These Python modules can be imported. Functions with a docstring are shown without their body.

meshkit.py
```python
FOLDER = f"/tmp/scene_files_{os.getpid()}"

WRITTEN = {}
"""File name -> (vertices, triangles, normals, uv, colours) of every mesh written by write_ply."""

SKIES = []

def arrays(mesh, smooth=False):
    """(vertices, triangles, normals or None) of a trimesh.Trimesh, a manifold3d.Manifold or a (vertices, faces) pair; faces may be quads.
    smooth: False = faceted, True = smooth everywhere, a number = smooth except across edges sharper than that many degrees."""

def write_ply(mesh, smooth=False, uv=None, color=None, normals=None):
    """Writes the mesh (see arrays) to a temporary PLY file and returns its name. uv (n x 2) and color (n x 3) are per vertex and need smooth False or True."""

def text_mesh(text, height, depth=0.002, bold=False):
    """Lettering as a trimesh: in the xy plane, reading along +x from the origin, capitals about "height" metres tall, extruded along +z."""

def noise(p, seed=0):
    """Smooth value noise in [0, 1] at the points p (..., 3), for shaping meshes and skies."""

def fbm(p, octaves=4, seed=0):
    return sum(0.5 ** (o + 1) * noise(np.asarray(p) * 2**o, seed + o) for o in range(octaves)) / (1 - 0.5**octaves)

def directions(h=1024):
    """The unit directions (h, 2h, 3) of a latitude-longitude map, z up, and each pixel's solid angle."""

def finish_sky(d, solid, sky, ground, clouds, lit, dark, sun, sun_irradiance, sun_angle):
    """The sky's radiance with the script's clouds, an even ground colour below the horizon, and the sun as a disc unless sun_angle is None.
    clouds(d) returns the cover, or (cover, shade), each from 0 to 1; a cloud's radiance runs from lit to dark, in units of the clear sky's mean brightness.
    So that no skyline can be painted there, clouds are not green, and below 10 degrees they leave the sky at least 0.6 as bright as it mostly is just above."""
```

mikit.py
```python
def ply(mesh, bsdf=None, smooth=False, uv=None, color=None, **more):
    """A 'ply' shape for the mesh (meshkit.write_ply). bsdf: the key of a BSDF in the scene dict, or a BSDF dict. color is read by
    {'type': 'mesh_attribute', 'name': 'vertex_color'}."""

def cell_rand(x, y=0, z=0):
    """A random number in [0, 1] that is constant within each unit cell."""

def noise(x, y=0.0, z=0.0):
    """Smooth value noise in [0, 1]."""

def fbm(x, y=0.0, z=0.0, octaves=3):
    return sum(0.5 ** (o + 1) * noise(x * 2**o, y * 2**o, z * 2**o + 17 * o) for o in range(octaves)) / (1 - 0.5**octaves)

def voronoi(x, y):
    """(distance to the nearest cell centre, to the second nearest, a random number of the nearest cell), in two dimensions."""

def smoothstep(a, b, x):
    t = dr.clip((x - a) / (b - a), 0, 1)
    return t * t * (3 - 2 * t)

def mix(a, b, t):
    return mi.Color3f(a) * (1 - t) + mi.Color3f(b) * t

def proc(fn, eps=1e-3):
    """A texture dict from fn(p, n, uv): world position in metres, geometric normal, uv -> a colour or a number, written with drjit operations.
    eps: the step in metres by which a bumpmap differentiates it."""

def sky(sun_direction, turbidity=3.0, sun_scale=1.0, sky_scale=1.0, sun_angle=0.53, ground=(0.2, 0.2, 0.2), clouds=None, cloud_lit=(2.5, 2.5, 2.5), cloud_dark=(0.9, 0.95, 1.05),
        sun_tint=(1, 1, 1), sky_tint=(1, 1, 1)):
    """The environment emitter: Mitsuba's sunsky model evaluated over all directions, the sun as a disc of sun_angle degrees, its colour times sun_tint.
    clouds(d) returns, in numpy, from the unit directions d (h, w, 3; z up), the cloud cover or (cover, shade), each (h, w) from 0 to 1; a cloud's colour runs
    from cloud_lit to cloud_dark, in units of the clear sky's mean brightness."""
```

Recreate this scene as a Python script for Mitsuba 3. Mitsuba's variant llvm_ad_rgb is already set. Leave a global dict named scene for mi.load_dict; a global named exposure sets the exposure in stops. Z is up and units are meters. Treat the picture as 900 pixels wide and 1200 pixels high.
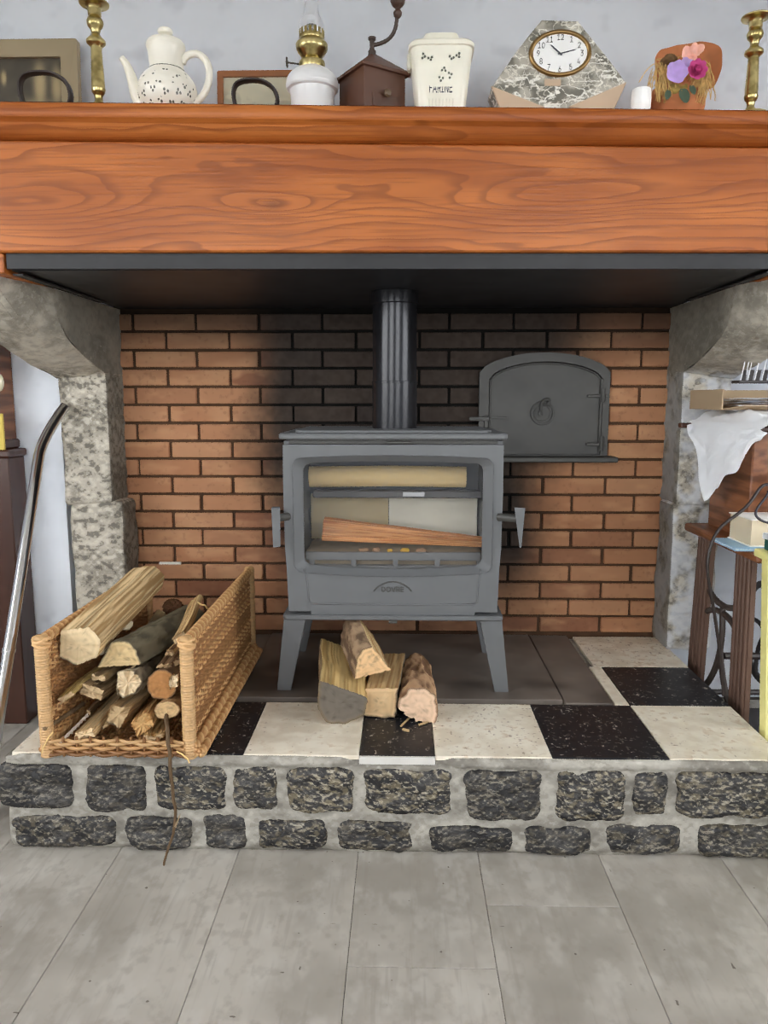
import math
import numpy as np, trimesh, mitsuba as mi, drjit as dr, mikit, meshkit
import manifold3d as m3
from shapely.geometry import Polygon
T = mi.ScalarTransform4f
scene, labels = {}, {}
rng = np.random.default_rng(7)

# ---------------------------------------------------------------- camera, daylight, exposure
FOC, PITCH, YAW = 900.0, math.radians(8.35), math.radians(1.33)
EYE = np.array([0, 0, 1.163])
FWD = np.array([-math.sin(YAW) * math.cos(PITCH), math.cos(YAW) * math.cos(PITCH), -math.sin(PITCH)])
RGT = np.array([math.cos(YAW), math.sin(YAW), 0.0])
UPV = np.cross(RGT, FWD)
scene['camera'] = {'type': 'perspective', 'fov': math.degrees(2 * math.atan(450 / FOC)), 'fov_axis': 'x', 'near_clip': 0.05, 'far_clip': 60.0,
                   'to_world': T().look_at(origin=EYE.tolist(), target=(EYE + FWD).tolist(), up=[0, 0, 1])}
exposure = 5.15
scene['daylight'] = mikit.sky([-0.4, -0.7, 0.6], turbidity=4.0, sun_angle=None, sky_scale=1.0, ground=(0.3, 0.29, 0.27), sun_scale=0.0,
                              clouds=lambda d: 0.9 + 0 * d[..., 0], cloud_lit=(2.2, 2.2, 2.2), cloud_dark=(1.2, 1.25, 1.3))


def ray(x, y):
    return FWD + RGT * (x - 450) / FOC + UPV * (600 - y) / FOC


def at(x, y, Y):        # the point of the upright plane Y that the photograph shows at (x, y)
    d = ray(x, y)
    return EYE + d * (Y - EYE[1]) / d[1]


def atz(x, y, Z):
    d = ray(x, y)
    return EYE + d * (Z - EYE[2]) / d[2]


def atx(x, y, X):
    d = ray(x, y)
    return EYE + d * (X - EYE[0]) / d[0]


# ---------------------------------------------------------------- materials
def lin(*c):
    c = np.array(c, float) / 255
    return np.where(c <= 0.04045, c / 12.92, ((c + 0.055) / 1.055) ** 2.4)


def L(*c):
    return mi.Color3f(*[float(v) for v in lin(*c)])


def sstep(a, b, x):
    t = np.clip((x - a) / (b - a), 0, 1)
    return t * t * (3 - 2 * t)


fbm, noise, smoothstep, mix = mikit.fbm, mikit.noise, mikit.smoothstep, mikit.mix


def material(name, color, rough=0.6, metallic=0.0, spec=0.5, bump=None, scale=1.0, eps=1e-3, clearcoat=0.0, two=True):
    d = {'type': 'principled', 'base_color': mikit.proc(color) if callable(color) else ({'type': 'rgb', 'value': [float(v) for v in color]} if not isinstance(color, dict) else color),
         'roughness': mikit.proc(rough) if callable(rough) else float(rough), 'metallic': float(metallic), 'specular': float(spec)}
    if clearcoat:
        d['clearcoat'] = float(clearcoat); d['clearcoat_gloss'] = 0.9
    if bump is not None:
        d = {'type': 'bumpmap', 'arbitrary': mikit.proc(bump, eps), 'scale': float(scale), 'bsdf': d}
    scene[name] = {'type': 'twosided', 'bsdf': d} if two else d
    return name


VC = {'type': 'mesh_attribute', 'name': 'vertex_color'}
material('vc_matte', VC, 0.85, spec=0.25)
material('vc_satin', VC, 0.42)
material('vc_gloss', VC, 0.16, clearcoat=0.6)
material('vc_metal', VC, 0.24, metallic=1.0)


def c_plaster(p, n, uv):
    a = fbm(p.x * 2.2, p.y * 2.2 + 3, p.z * 2.2, 4)
    b = fbm(p.x * 14, p.y * 14, p.z * 14, 3)
    c = mix(L(194, 199, 207), L(216, 221, 228), smoothstep(0.3, 0.62, a))
    return mix(c, L(170, 174, 182), 0.3 * smoothstep(0.58, 0.85, b))


material('plaster', c_plaster, 0.9, spec=0.2, bump=lambda p, n, uv: fbm(p.x * 30, p.y * 30, p.z * 30, 4), scale=0.004, eps=3e-3)
material('ceiling_paint', lin(225, 224, 220), 0.9, spec=0.1)


def soot_and_shade(p):
    w = fbm(p.x * 3 + 5, p.z * 3, 1.0, 3) - 0.5
    g = fbm(p.x * 45, p.z * 45, 2.0, 2) - 0.5
    x = p.x + 0.16 * w + 0.03 * g
    right = 0.50 + 0.13 * smoothstep(0.85, 1.25, p.z)
    left = -0.52 - 0.03 * smoothstep(0.8, 1.2, p.z)
    s = smoothstep(left - 0.10, left + 0.13, x) * (1 - smoothstep(right - 0.10, right + 0.14, x))
    s = s * (0.35 + 0.65 * smoothstep(0.36, 0.60, p.z + 0.15 * w))
    top = 0.78 * smoothstep(1.20, 1.47, p.z + 0.1 * w)  # upper rows: some soot, plus the hood's shade painted into the colour
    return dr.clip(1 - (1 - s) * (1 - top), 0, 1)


def c_brick(p, n, uv):
    r = uv.x
    base = mix(mix(L(168, 118, 86), L(180, 134, 101), r), L(144, 98, 74), smoothstep(0.72, 0.95, uv.y))
    base = mix(base, L(198, 154, 116), 0.5 * smoothstep(0.45, 0.75, fbm(p.x * 9, p.z * 22, r * 9, 3)))
    base = mix(base, L(126, 84, 62), 0.3 * smoothstep(0.58, 0.78, fbm(p.x * 70, p.z * 70, r * 5, 3)))
    s = soot_and_shade(p)
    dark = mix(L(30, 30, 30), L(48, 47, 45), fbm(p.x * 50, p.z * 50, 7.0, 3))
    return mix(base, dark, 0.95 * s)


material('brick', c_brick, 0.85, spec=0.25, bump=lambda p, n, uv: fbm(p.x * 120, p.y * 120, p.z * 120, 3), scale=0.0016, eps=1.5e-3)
material('brick_mortar', lambda p, n, uv: mix(mix(L(96, 70, 52), L(72, 54, 42), fbm(p.x * 30, p.z * 30, 0.0, 3)), L(22, 21, 20), soot_and_shade(p)), 0.95, spec=0.1)


def c_pier(p, n, uv):
    a = fbm(p.x * 9, p.y * 9, p.z * 9, 5)
    b = fbm(p.x * 52 + 2 * a, p.y * 52, p.z * 52 + 2 * a, 5)
    low = smoothstep(1.27, 1.24, p.z)
    c = mix(L(150, 144, 132), L(192, 185, 171), smoothstep(0.32, 0.66, a))
    c = mix(c, L(208, 203, 190), (0.35 + 0.4 * low) * smoothstep(0.52, 0.68, b))
    c = mix(c, L(92, 88, 80), (0.22 + 0.5 * low) * smoothstep(0.49, 0.36, b))
    c = mix(c, L(196, 186, 164), 0.35 * smoothstep(0.62, 0.72, fbm(p.x * 120, p.y * 120, p.z * 120, 3)))
    c = mix(c, L(222, 226, 232), 0.72 * smoothstep(0.8, 0.95, p.x) * low * smoothstep(0.36, 0.56, fbm(p.x * 14, p.y * 14, p.z * 10 + 5, 4)))     # limewash plus bluish window light put into the right pier's colour
    inner = smoothstep(0.5, 0.9, dr.abs(n.x)) * smoothstep(2.25, 2.45, p.y)           # side faces darker towards the back
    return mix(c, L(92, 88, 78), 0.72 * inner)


material('pier_stone', c_pier, 0.85, spec=0.25, bump=lambda p, n, uv: fbm(p.x * 40, p.y * 40, p.z * 40, 4), scale=0.008, eps=2e-3)


def c_rubble(p, n, uv):
    q = uv.x * 40
    a = fbm(p.x * 16 + q, p.y * 16, p.z * 20, 4)
    b = fbm(p.x * 120 + q + 3 * a, p.y * 120, p.z * 150 + 60 * p.x * (uv.y - .5), 5)
    v = dr.abs(fbm(p.x * 26 + q + 3 * a, p.y * 26, p.z * 40 + q, 5) - 0.5)
    c = mix(L(32, 32, 34), L(70, 68, 66), smoothstep(0.36, 0.66, a))
    c = mix(c, L(34, 33, 34), 0.7 * smoothstep(0.50, 0.36, b))
    c = mix(c, L(166, 157, 140), (0.2 + 0.6 * uv.y) * smoothstep(0.56, 0.70, b))
    c = mix(c, L(186, 178, 162), (0.15 + 0.45 * uv.y) * smoothstep(0.03, 0.005, v) * smoothstep(0.4, 0.6, b))
    return mix(c, L(146, 134, 108), uv.y * 0.5 * smoothstep(0.50, 0.66, fbm(p.x * 62 + q, p.y * 62, p.z * 70, 5)))


material('rubble_stone', c_rubble, 0.6, bump=lambda p, n, uv: fbm(p.x * 55 + uv.x * 30, p.y * 55, p.z * 55, 4), scale=0.012, eps=2e-3)


def c_cement(p, n, uv):
    a = fbm(p.x * 9, p.y * 9, p.z * 16, 5)
    b = fbm(p.x * 70, p.y * 70, p.z * 70, 4)
    c = mix(L(128, 124, 116), L(172, 168, 158), smoothstep(0.32, 0.66, a))
    c = mix(c, L(196, 193, 184), 0.4 * smoothstep(0.5, 0.75, b))
    return mix(c, L(108, 102, 92), 0.35 * smoothstep(0.46, 0.32, b))


material('cement', c_cement, 0.9, spec=0.2, bump=lambda p, n, uv: fbm(p.x * 30, p.y * 30, p.z * 30, 4), scale=0.008, eps=2e-3)


def c_pale_tile(p, n, uv):
    a = fbm(p.x * 16, p.y * 16, uv.x * 9, 4)
    b = fbm(p.x * 60, p.y * 60, uv.x * 5, 3)
    c = mix(L(216, 206, 186), L(232, 225, 208), smoothstep(0.35, 0.6, a))
    c = mix(c, L(186, 160, 124), 0.5 * smoothstep(0.52, 0.74, b) * smoothstep(0.44, 0.62, a))
    return mix(c, L(128, 104, 80), 0.6 * smoothstep(0.68, 0.82, fbm(p.x * 95 + 9, p.y * 95, uv.x * 7, 3)))


material('pale_marble', c_pale_tile, 0.35, bump=lambda p, n, uv: fbm(p.x * 60, p.y * 60, 0.0, 2), scale=0.0005, eps=2e-3)


def c_black_tile(p, n, uv):
    a = fbm(p.x * 40, p.y * 40, uv.x * 9, 3)
    d1, d2, w = mikit.voronoi(p.x * 52 + 2 * a, p.y * 52 + 2 * noise(p.x * 70, p.y * 70))
    c = mix(L(18, 20, 25), L(34, 35, 39), a)
    c = mix(c, L(176, 172, 164), 0.75 * smoothstep(0.24, 0.12, d1) * smoothstep(0.72, 0.76, w) * smoothstep(0.42, 0.55, fbm(p.x * 90, p.y * 60, 3.0, 3)))
    return mix(c, L(112, 108, 100), 0.4 * smoothstep(0.66, 0.8, fbm(p.x * 110, p.y * 110, 8.0, 3)))


material('black_marble', c_black_tile, 0.4, spec=0.35)
material('slate', lambda p, n, uv: mix(mix(L(94, 87, 81), L(122, 113, 105), fbm(p.x * 9, p.y * 9, 1.0, 4)), L(64, 59, 55), smoothstep(0.5, 0.72, fbm(p.x * 3 + 8, p.y * 3, 1.0, 3))), 0.5,
         bump=lambda p, n, uv: fbm(p.x * 20, p.y * 20, 0.0, 3), scale=0.002, eps=3e-3)


def c_floor(p, n, uv):
    q = uv.x * 50
    a = fbm(p.x * 4 + q, p.y * 4, q, 4)
    b = fbm(p.x * 22 + q, p.y * 12, q + 3, 4)
    g = fbm(p.x * 90 + q, p.y * 7, q, 3)
    c = mix(L(146, 141, 132), L(176, 171, 162), smoothstep(0.30, 0.70, a + 0.16 * (uv.y - 0.5)))
    c = mix(c, L(188, 185, 178), 0.4 * smoothstep(0.45, 0.72, b))
    c = mix(c, L(138, 132, 122), 0.32 * smoothstep(0.5, 0.78, fbm(p.x * 46 + q + 7, p.y * 36, 4.0, 5)))
    c = mix(c, L(140, 134, 125), 0.3 * smoothstep(0.55, 0.75, g))
    spot = smoothstep(0.90, 0.94, fbm(p.x * 60 + q, p.y * 60, 5.0, 2))
    return mix(c, L(70, 62, 54), 0.7 * spot)


material('floor_vinyl', c_floor, 0.55, spec=0.35)


def c_oak(p, n, uv):
    # plain-sawn boards: cathedral figure where growth rings are cut at a shallow angle
    kx, kz = p.x * 0.9, p.z
    warp = fbm(p.x * 1.7 + 3, p.z * 7, p.y * 3, 3) - 0.5
    w2 = fbm(p.x * 5, p.z * 26, p.y * 5 + 4, 3) - 0.5
    knot1 = dr.exp(-(dr.square((p.x + 0.33) / 0.16) + dr.square((p.z - 1.655) / 0.032)))
    knot2 = dr.exp(-(dr.square((p.x - 0.40) / 0.34) + dr.square((p.z - 1.665) / 0.045)))
    knot3 = dr.exp(-(dr.square((p.x + 1.0) / 0.42) + dr.square((p.z - 1.665) / 0.06)))
    ring = (p.z * 30 + warp * 5.5 + w2 * 1.2 + 3.2 * knot1 + 3.6 * knot2 + 4.2 * knot3 + p.y * 14)
    f = ring - dr.floor(ring)
    line = smoothstep(0.55, 0.93, f) * (1 - smoothstep(0.93, 1.0, f))
    fine = fbm(p.x * 6, p.z * 240, p.y * 240, 2)
    c = mix(L(156, 84, 35), L(182, 106, 49), smoothstep(0.3, 0.7, fbm(p.x * 2.5, p.z * 12, p.y * 9, 3)))
    c = mix(c, L(122, 60, 24), 0.6 * line)
    c = mix(c, L(136, 71, 30), 0.45 * smoothstep(0.5, 0.72, fine))
    return mix(c, L(96, 50, 26), 0.6 * dr.exp(-(dr.square((p.x + 0.33) / 0.03) + dr.square((p.z - 1.655) / 0.012))))


material('oiled_oak', c_oak, 0.36, spec=0.35, bump=lambda p, n, uv: fbm(p.x * 6, p.z * 240, p.y * 240, 2), scale=0.0005, eps=1e-3)


def c_dark_wood(p, n, uv):
    g = fbm(p.x * 30, p.y * 30, p.z * 3, 3)
    return mix(L(48, 26, 18), L(76, 42, 28), g)


material('dark_wood', c_dark_wood, 0.3, clearcoat=0.3)


def c_veneer(p, n, uv):
    g = fbm(p.x * 24, p.y * 5, p.z * 40, 4)
    return mix(L(96, 58, 36), L(136, 86, 54), smoothstep(0.3, 0.7, g))


material('veneer', c_veneer, 0.4)
material('black_steel', lambda p, n, uv: mix(L(30, 31, 34), L(40, 41, 44), fbm(p.x * 8, p.y * 8, p.z * 8, 3)), 0.42, spec=0.35)
material('stove_iron', lin(94, 96, 98), 0.5, spec=0.5, bump=lambda p, n, uv: noise(p.x * 500, p.y * 500, p.z * 500), scale=0.0004, eps=8e-4)
material('cast_iron', lambda p, n, uv: mix(L(58, 58, 56), L(74, 73, 70), fbm(p.x * 14, p.y * 14, p.z * 14, 3)), 0.5, bump=lambda p, n, uv: noise(p.x * 260, p.y * 260, p.z * 260), scale=0.0006)
material('flue_enamel', lin(34, 35, 39), 0.2, metallic=0.45)
material('chrome', lin(225, 226, 228), 0.08, metallic=1.0)
material('brass', lambda p, n, uv: mix(L(160, 144, 92), L(208, 192, 136), smoothstep(0.3, 0.62, fbm(p.x * 40, p.y * 40, p.z * 40, 3))), 0.22, metallic=1.0)


def c_clock(p, n, uv):
    a = fbm(p.x * 26, p.y * 26, p.z * 26, 4)
    v = dr.abs(fbm(p.x * 30 + 3 * a, p.y * 30, p.z * 34, 4) - 0.5)
    v2 = dr.abs(fbm(p.x * 62 - 4 * a, p.y * 62, p.z * 40 + 3, 4) - 0.5)
    c = mix(L(110, 108, 98), L(176, 172, 160), smoothstep(0.36, 0.62, a))
    c = mix(c, L(222, 218, 206), 0.7 * smoothstep(0.04, 0.008, v2))
    return mix(c, L(234, 232, 224), 0.9 * smoothstep(0.045, 0.012, v))


material('veined_marble', c_clock, 0.22)
scene['stove_glass'] = {'type': 'thindielectric', 'int_ior': 1.5, 'ext_ior': 1.0}
scene['lamp_glass'] = {'type': 'dielectric', 'int_ior': 1.45, 'ext_ior': 1.0}


# ---------------------------------------------------------------- mesh helpers
def numbered(key):
    if key not in taken:
        taken.add(key)
        return key
    n = 1
    while f'{key}_{n:03d}' in taken:
        n += 1
    taken.add(f'{key}_{n:03d}')
    return f'{key}_{n:03d}'


taken = set()


def tri(mesh):
    if hasattr(mesh, 'to_mesh'):
        m = mesh.to_mesh()
        mesh = trimesh.Trimesh(np.array(m.vert_properties[:, :3]), np.array(m.tri_verts), process=False)
    return mesh


def cat(*ms):
    return trimesh.util.concatenate([tri(m) for m in ms])


def put(name, mesh, bsdf, parent=None, color=None, smooth=False, uv=None, label=None, category=None, group=None, kind=None):
    """One shape entry of the scene, keyed parent__name; returns its key."""
    key = numbered((parent + '__' if parent else '') + name)
    mesh = tri(mesh)
    if smooth is not False and smooth is not True:
        mesh = trimesh.graph.smooth_shade(mesh, angle=math.radians(smooth), facet_minarea=None)
        smooth = True
    v = np.array(mesh.vertices)
    mesh = trimesh.Trimesh(v, np.array(mesh.faces), process=False)
    col = None
    if color is not None:
        col = color(v) if callable(color) else np.asarray(color, float)
        col = np.broadcast_to(col, v.shape) if np.ndim(col) == 1 else col
    if uv is not None:
        uv = np.broadcast_to(np.asarray(uv, float), (len(v), 2)) if np.ndim(uv) == 1 else uv
    scene[key] = mikit.ply(mesh, bsdf, smooth, uv=uv, color=col)
    about(key, label, category, group, kind)
    return key


def about(key, label=None, category=None, group=None, kind=None):
    d = {k: v for k, v in (('label', label), ('category', category), ('group', group), ('kind', kind)) if v}
    if d:
        labels[key] = d


def thing(name, label, category=None, group=None, kind=None):
    key = numbered(name)
    about(key, label, category, group, kind)
    return key


def box(x0, x1, y0, y1, z0, z1, b=0.0):
    """A box, its edges chamfered by b."""
    if b <= 0:
        m = trimesh.creation.box((x1 - x0, y1 - y0, z1 - z0))
        m.apply_translation(((x0 + x1) / 2, (y0 + y1) / 2, (z0 + z1) / 2))
        return m
    lo, hi = np.array([x0, y0, z0]), np.array([x1, y1, z1])
    pts = []
    for s in np.ndindex(2, 2, 2):
        for k in range(3):
            p = np.where(s, hi - b, lo + b)
            p[k] = hi[k] if s[k] else lo[k]
            pts.append(p)
    return m3.Manifold.hull_points(np.array(pts))


def move(m, t=(0, 0, 0), rx=0, ry=0, rz=0, s=1.0):
    m = tri(m).copy()
    M = np.eye(4)
    for a, ax in ((rx, [1, 0, 0]), (ry, [0, 1, 0]), (rz, [0, 0, 1])):
        if a:
            M = trimesh.transformations.rotation_matrix(a, ax) @ M
    M[:3, :3] *= s
    M[:3, 3] = t
    m.apply_transform(M)
    return m


def lathe(profile, n=32, c=(0, 0, 0), phase=0):
    """Profile [(r, z)...] turned about the upright axis through c."""
    pr = np.array(profile, float)
    a = np.arange(n) * 2 * np.pi / n + phase
    v = np.stack([pr[:, None, 0] * np.cos(a), pr[:, None, 0] * np.sin(a), np.repeat(pr[:, 1:], n, 1)], -1).reshape(-1, 3) + np.asarray(c)
    i, j = np.meshgrid(np.arange(len(pr) - 1), np.arange(n), indexing='ij')
    q = np.stack([i * n + j, i * n + (j + 1) % n, (i + 1) * n + (j + 1) % n, (i + 1) * n + j], -1).reshape(-1, 4)
    return trimesh.Trimesh(v, np.vstack([q[:, [0, 1, 2]], q[:, [0, 2, 3]]]), process=False)


def spline(pts, n):
    pts = np.asarray(pts, float)
    if len(pts) == 2:
        return pts[0] + (pts[1] - pts[0]) * np.linspace(0, 1, n)[:, None]
    from scipy.interpolate import CubicSpline
    t = np.r_[0, np.cumsum(np.linalg.norm(np.diff(pts, axis=0), axis=1))]
    return CubicSpline(t, pts)(np.linspace(0, t[-1], n))


def pch(pts, n):
    from scipy.interpolate import PchipInterpolator
    pts = np.asarray(pts, float)
    t = np.r_[0, np.cumsum(np.linalg.norm(np.diff(pts, axis=0), axis=1))]
    u = np.unique(np.r_[np.linspace(0, t[-1], n), t])
    return PchipInterpolator(t, pts)(u)


def tube(pts, r, sides=8, cap=True):
    p = np.asarray(pts, float)
    r = np.broadcast_to(np.asarray(r, float), (len(p),))
    t = np.gradient(p, axis=0)
    t /= np.linalg.norm(t, axis=1, keepdims=True) + 1e-12
    a = np.zeros_like(t)
    ref = np.array([0, 0, 1.0]) if abs(t[0, 2]) < 0.9 else np.array([1.0, 0, 0])
    for k in range(len(p)):
        ref = ref - t[k] * (ref @ t[k])
        ref /= np.linalg.norm(ref) + 1e-12
        a[k] = ref
    b = np.cross(t, a)
    g = np.arange(sides) * 2 * np.pi / sides
    v = (p[:, None] + r[:, None, None] * (np.cos(g)[None, :, None] * a[:, None] + np.sin(g)[None, :, None] * b[:, None])).reshape(-1, 3)
    i, j = np.meshgrid(np.arange(len(p) - 1), np.arange(sides), indexing='ij')
    q = np.stack([i * sides + j, i * sides + (j + 1) % sides, (i + 1) * sides + (j + 1) % sides, (i + 1) * sides + j], -1).reshape(-1, 4)
    f = np.vstack([q[:, [0, 1, 2]], q[:, [0, 2, 3]]])
    if cap:
        n = len(v)
        v = np.vstack([v, p[0], p[-1]])
        k = np.arange(sides)
        e = (len(p) - 1) * sides
        f = np.vstack([f, np.stack([k * 0 + n, (k + 1) % sides, k], 1), np.stack([k * 0 + n + 1, e + k, e + (k + 1) % sides], 1)])
    return trimesh.Trimesh(v, f, process=False)


def prism(poly, y0, y1, b=0.0):
    """An outline in x and z (given anticlockwise as seen from the front), extruded from y0 (front) to y1; front edge chamfered by b."""
    pg = poly if isinstance(poly, Polygon) else Polygon(poly)
    m = trimesh.creation.extrude_polygon(pg, y1 - y0 - b, engine='earcut')
    parts = [m]
    v = np.array(m.vertices)
    m.vertices = np.stack([v[:, 0], y1 - v[:, 2], v[:, 1]], 1)
    if b > 0:
        inner = pg.buffer(-b, join_style=2)
        ms = m3.Manifold.hull_points(np.vstack([np.stack([np.array(pg.exterior.coords)[:-1, 0], np.full(len(pg.exterior.coords) - 1, y0 + b), np.array(pg.exterior.coords)[:-1, 1]], 1),
                                               np.stack([np.array(inner.exterior.coords)[:-1, 0], np.full(len(inner.exterior.coords) - 1, y0), np.array(inner.exterior.coords)[:-1, 1]], 1)])) if pg.interiors == () or len(pg.interiors) == 0 else None
        if ms is not None:
            parts.append(tri(ms))
    out = cat(*parts)
    out.fix_normals()
    return out


def ring_prism(outer, inner, y0, y1):
    m = trimesh.creation.extrude_polygon(Polygon(outer, [inner]), y1 - y0, engine='earcut')
    v = np.array(m.vertices)
    m.vertices = np.stack([v[:, 0], y1 - v[:, 2], v[:, 1]], 1)
    m.fix_normals()
    return m


def rough_box(x0, x1, y0, y1, z0, z1, step=0.02, amp=0.006, freq=12, rnd=0.25, seed=0, facets=0.0):
    """A hewn stone: a finely divided box with blunted corners and an uneven skin."""
    size = np.array([x1 - x0, y1 - y0, z1 - z0])
    n = np.maximum(2, np.round(size / step).astype(int))
    vs, fs, off = [], [], 0
    for ax in range(3):
        u, w = (ax + 1) % 3, (ax + 2) % 3
        for s in (-1, 1):
            gu, gw = np.meshgrid(np.linspace(-1, 1, n[u] + 1), np.linspace(-1, 1, n[w] + 1), indexing='ij')
            p = np.zeros(gu.shape + (3,))
            p[..., ax], p[..., u], p[..., w] = s, gu, gw
            i, j = np.meshgrid(np.arange(n[u]), np.arange(n[w]), indexing='ij')
            k = i * (n[w] + 1) + j
            q = np.stack([k, k + n[w] + 1, k + n[w] + 2, k + 1], -1).reshape(-1, 4)
            if s < 0:
                q = q[:, ::-1]
            vs.append(p.reshape(-1, 3)); fs.append(np.vstack([q[:, [0, 1, 2]], q[:, [0, 2, 3]]]) + off); off += p.size // 3
    m = trimesh.Trimesh(np.vstack(vs), np.vstack(fs), process=False)
    m.merge_vertices()
    v = np.array(m.vertices)
    e = 2 / rnd if rnd > 0 else 1e3
    v = v / np.maximum((np.abs(v) ** e).sum(1, keepdims=True) ** (1 / e), 1e-9)
    w = v * size / 2 + np.array([x0 + x1, y0 + y1, z0 + z1]) / 2
    d = meshkit.fbm(w * freq + seed * 7.3, 4, seed) - 0.5
    if facets:
        d = d + facets * (np.round(meshkit.noise(w * freq * 0.6 + seed, seed) * 4) / 4 - 0.5)
    nv = trimesh.Trimesh(w, m.faces, process=False).vertex_normals
    return trimesh.Trimesh(w + nv * d[:, None] * amp * 2, m.faces, process=False)


def rect(x0, x1, z0, z1, r=0.0, n=6):
    if r <= 0:
        return [(x0, z0), (x1, z0), (x1, z1), (x0, z1)]
    out = []
    for cx, cz, a in ((x1 - r, z0 + r, -90), (x1 - r, z1 - r, 0), (x0 + r, z1 - r, 90), (x0 + r, z0 + r, 180)):
        for k in range(n + 1):
            g = math.radians(a + 90 * k / n)
            out.append((cx + r * math.cos(g), cz + r * math.sin(g)))
    return out


def text_on_front(text, height, cx, z, y, depth=0.002, bold=False, squeeze=1.0):
    """Lettering on an upright face towards the viewer, centred at cx, its foot at z."""
    m = meshkit.text_mesh(text, height, depth, bold)
    v = np.array(m.vertices)
    v[:, 0] -= (v[:, 0].min() + v[:, 0].max()) / 2
    m.vertices = np.stack([cx + v[:, 0] * squeeze, y - v[:, 2], z + v[:, 1]], 1)
    m.fix_normals()
    return m


HZ = 0.263          # top of the hearth

# ---------------------------------------------------------------- room shell
back_wall = thing('wall_back', 'bluish white plaster wall behind the piers and furniture', kind='structure')
put('panel', box(-2.6, 2.6, 2.925, 3.02, 0, 2.6), 'plaster', back_wall)
put('wall_alcove', box(-2.6, -1.212, 2.722, 2.92, 0, 1.6), 'plaster', kind='structure', label='bluish white plaster wall left of the left stone pier')
put('wall_chimney', box(-1.5, 1.5, 2.36, 2.92, 1.60, 2.6), 'plaster', kind='structure', label='bluish white plastered chimney breast above the mantel shelf')
left_wall = thing('wall_left', 'plaster side wall on the left with a window', kind='structure')
put('panel', cat(box(-2.7, -2.6, 1.3, 3.02, 0, 2.6), box(-2.7, -2.6, -3.2, -1.0, 0, 2.6), box(-2.7, -2.6, -1.0, 1.3, 0, 1.0), box(-2.7, -2.6, -1.0, 1.3, 2.35, 2.6)), 'plaster', left_wall)
right_wall = thing('wall_right', 'plaster side wall on the right with a window', kind='structure')
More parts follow.
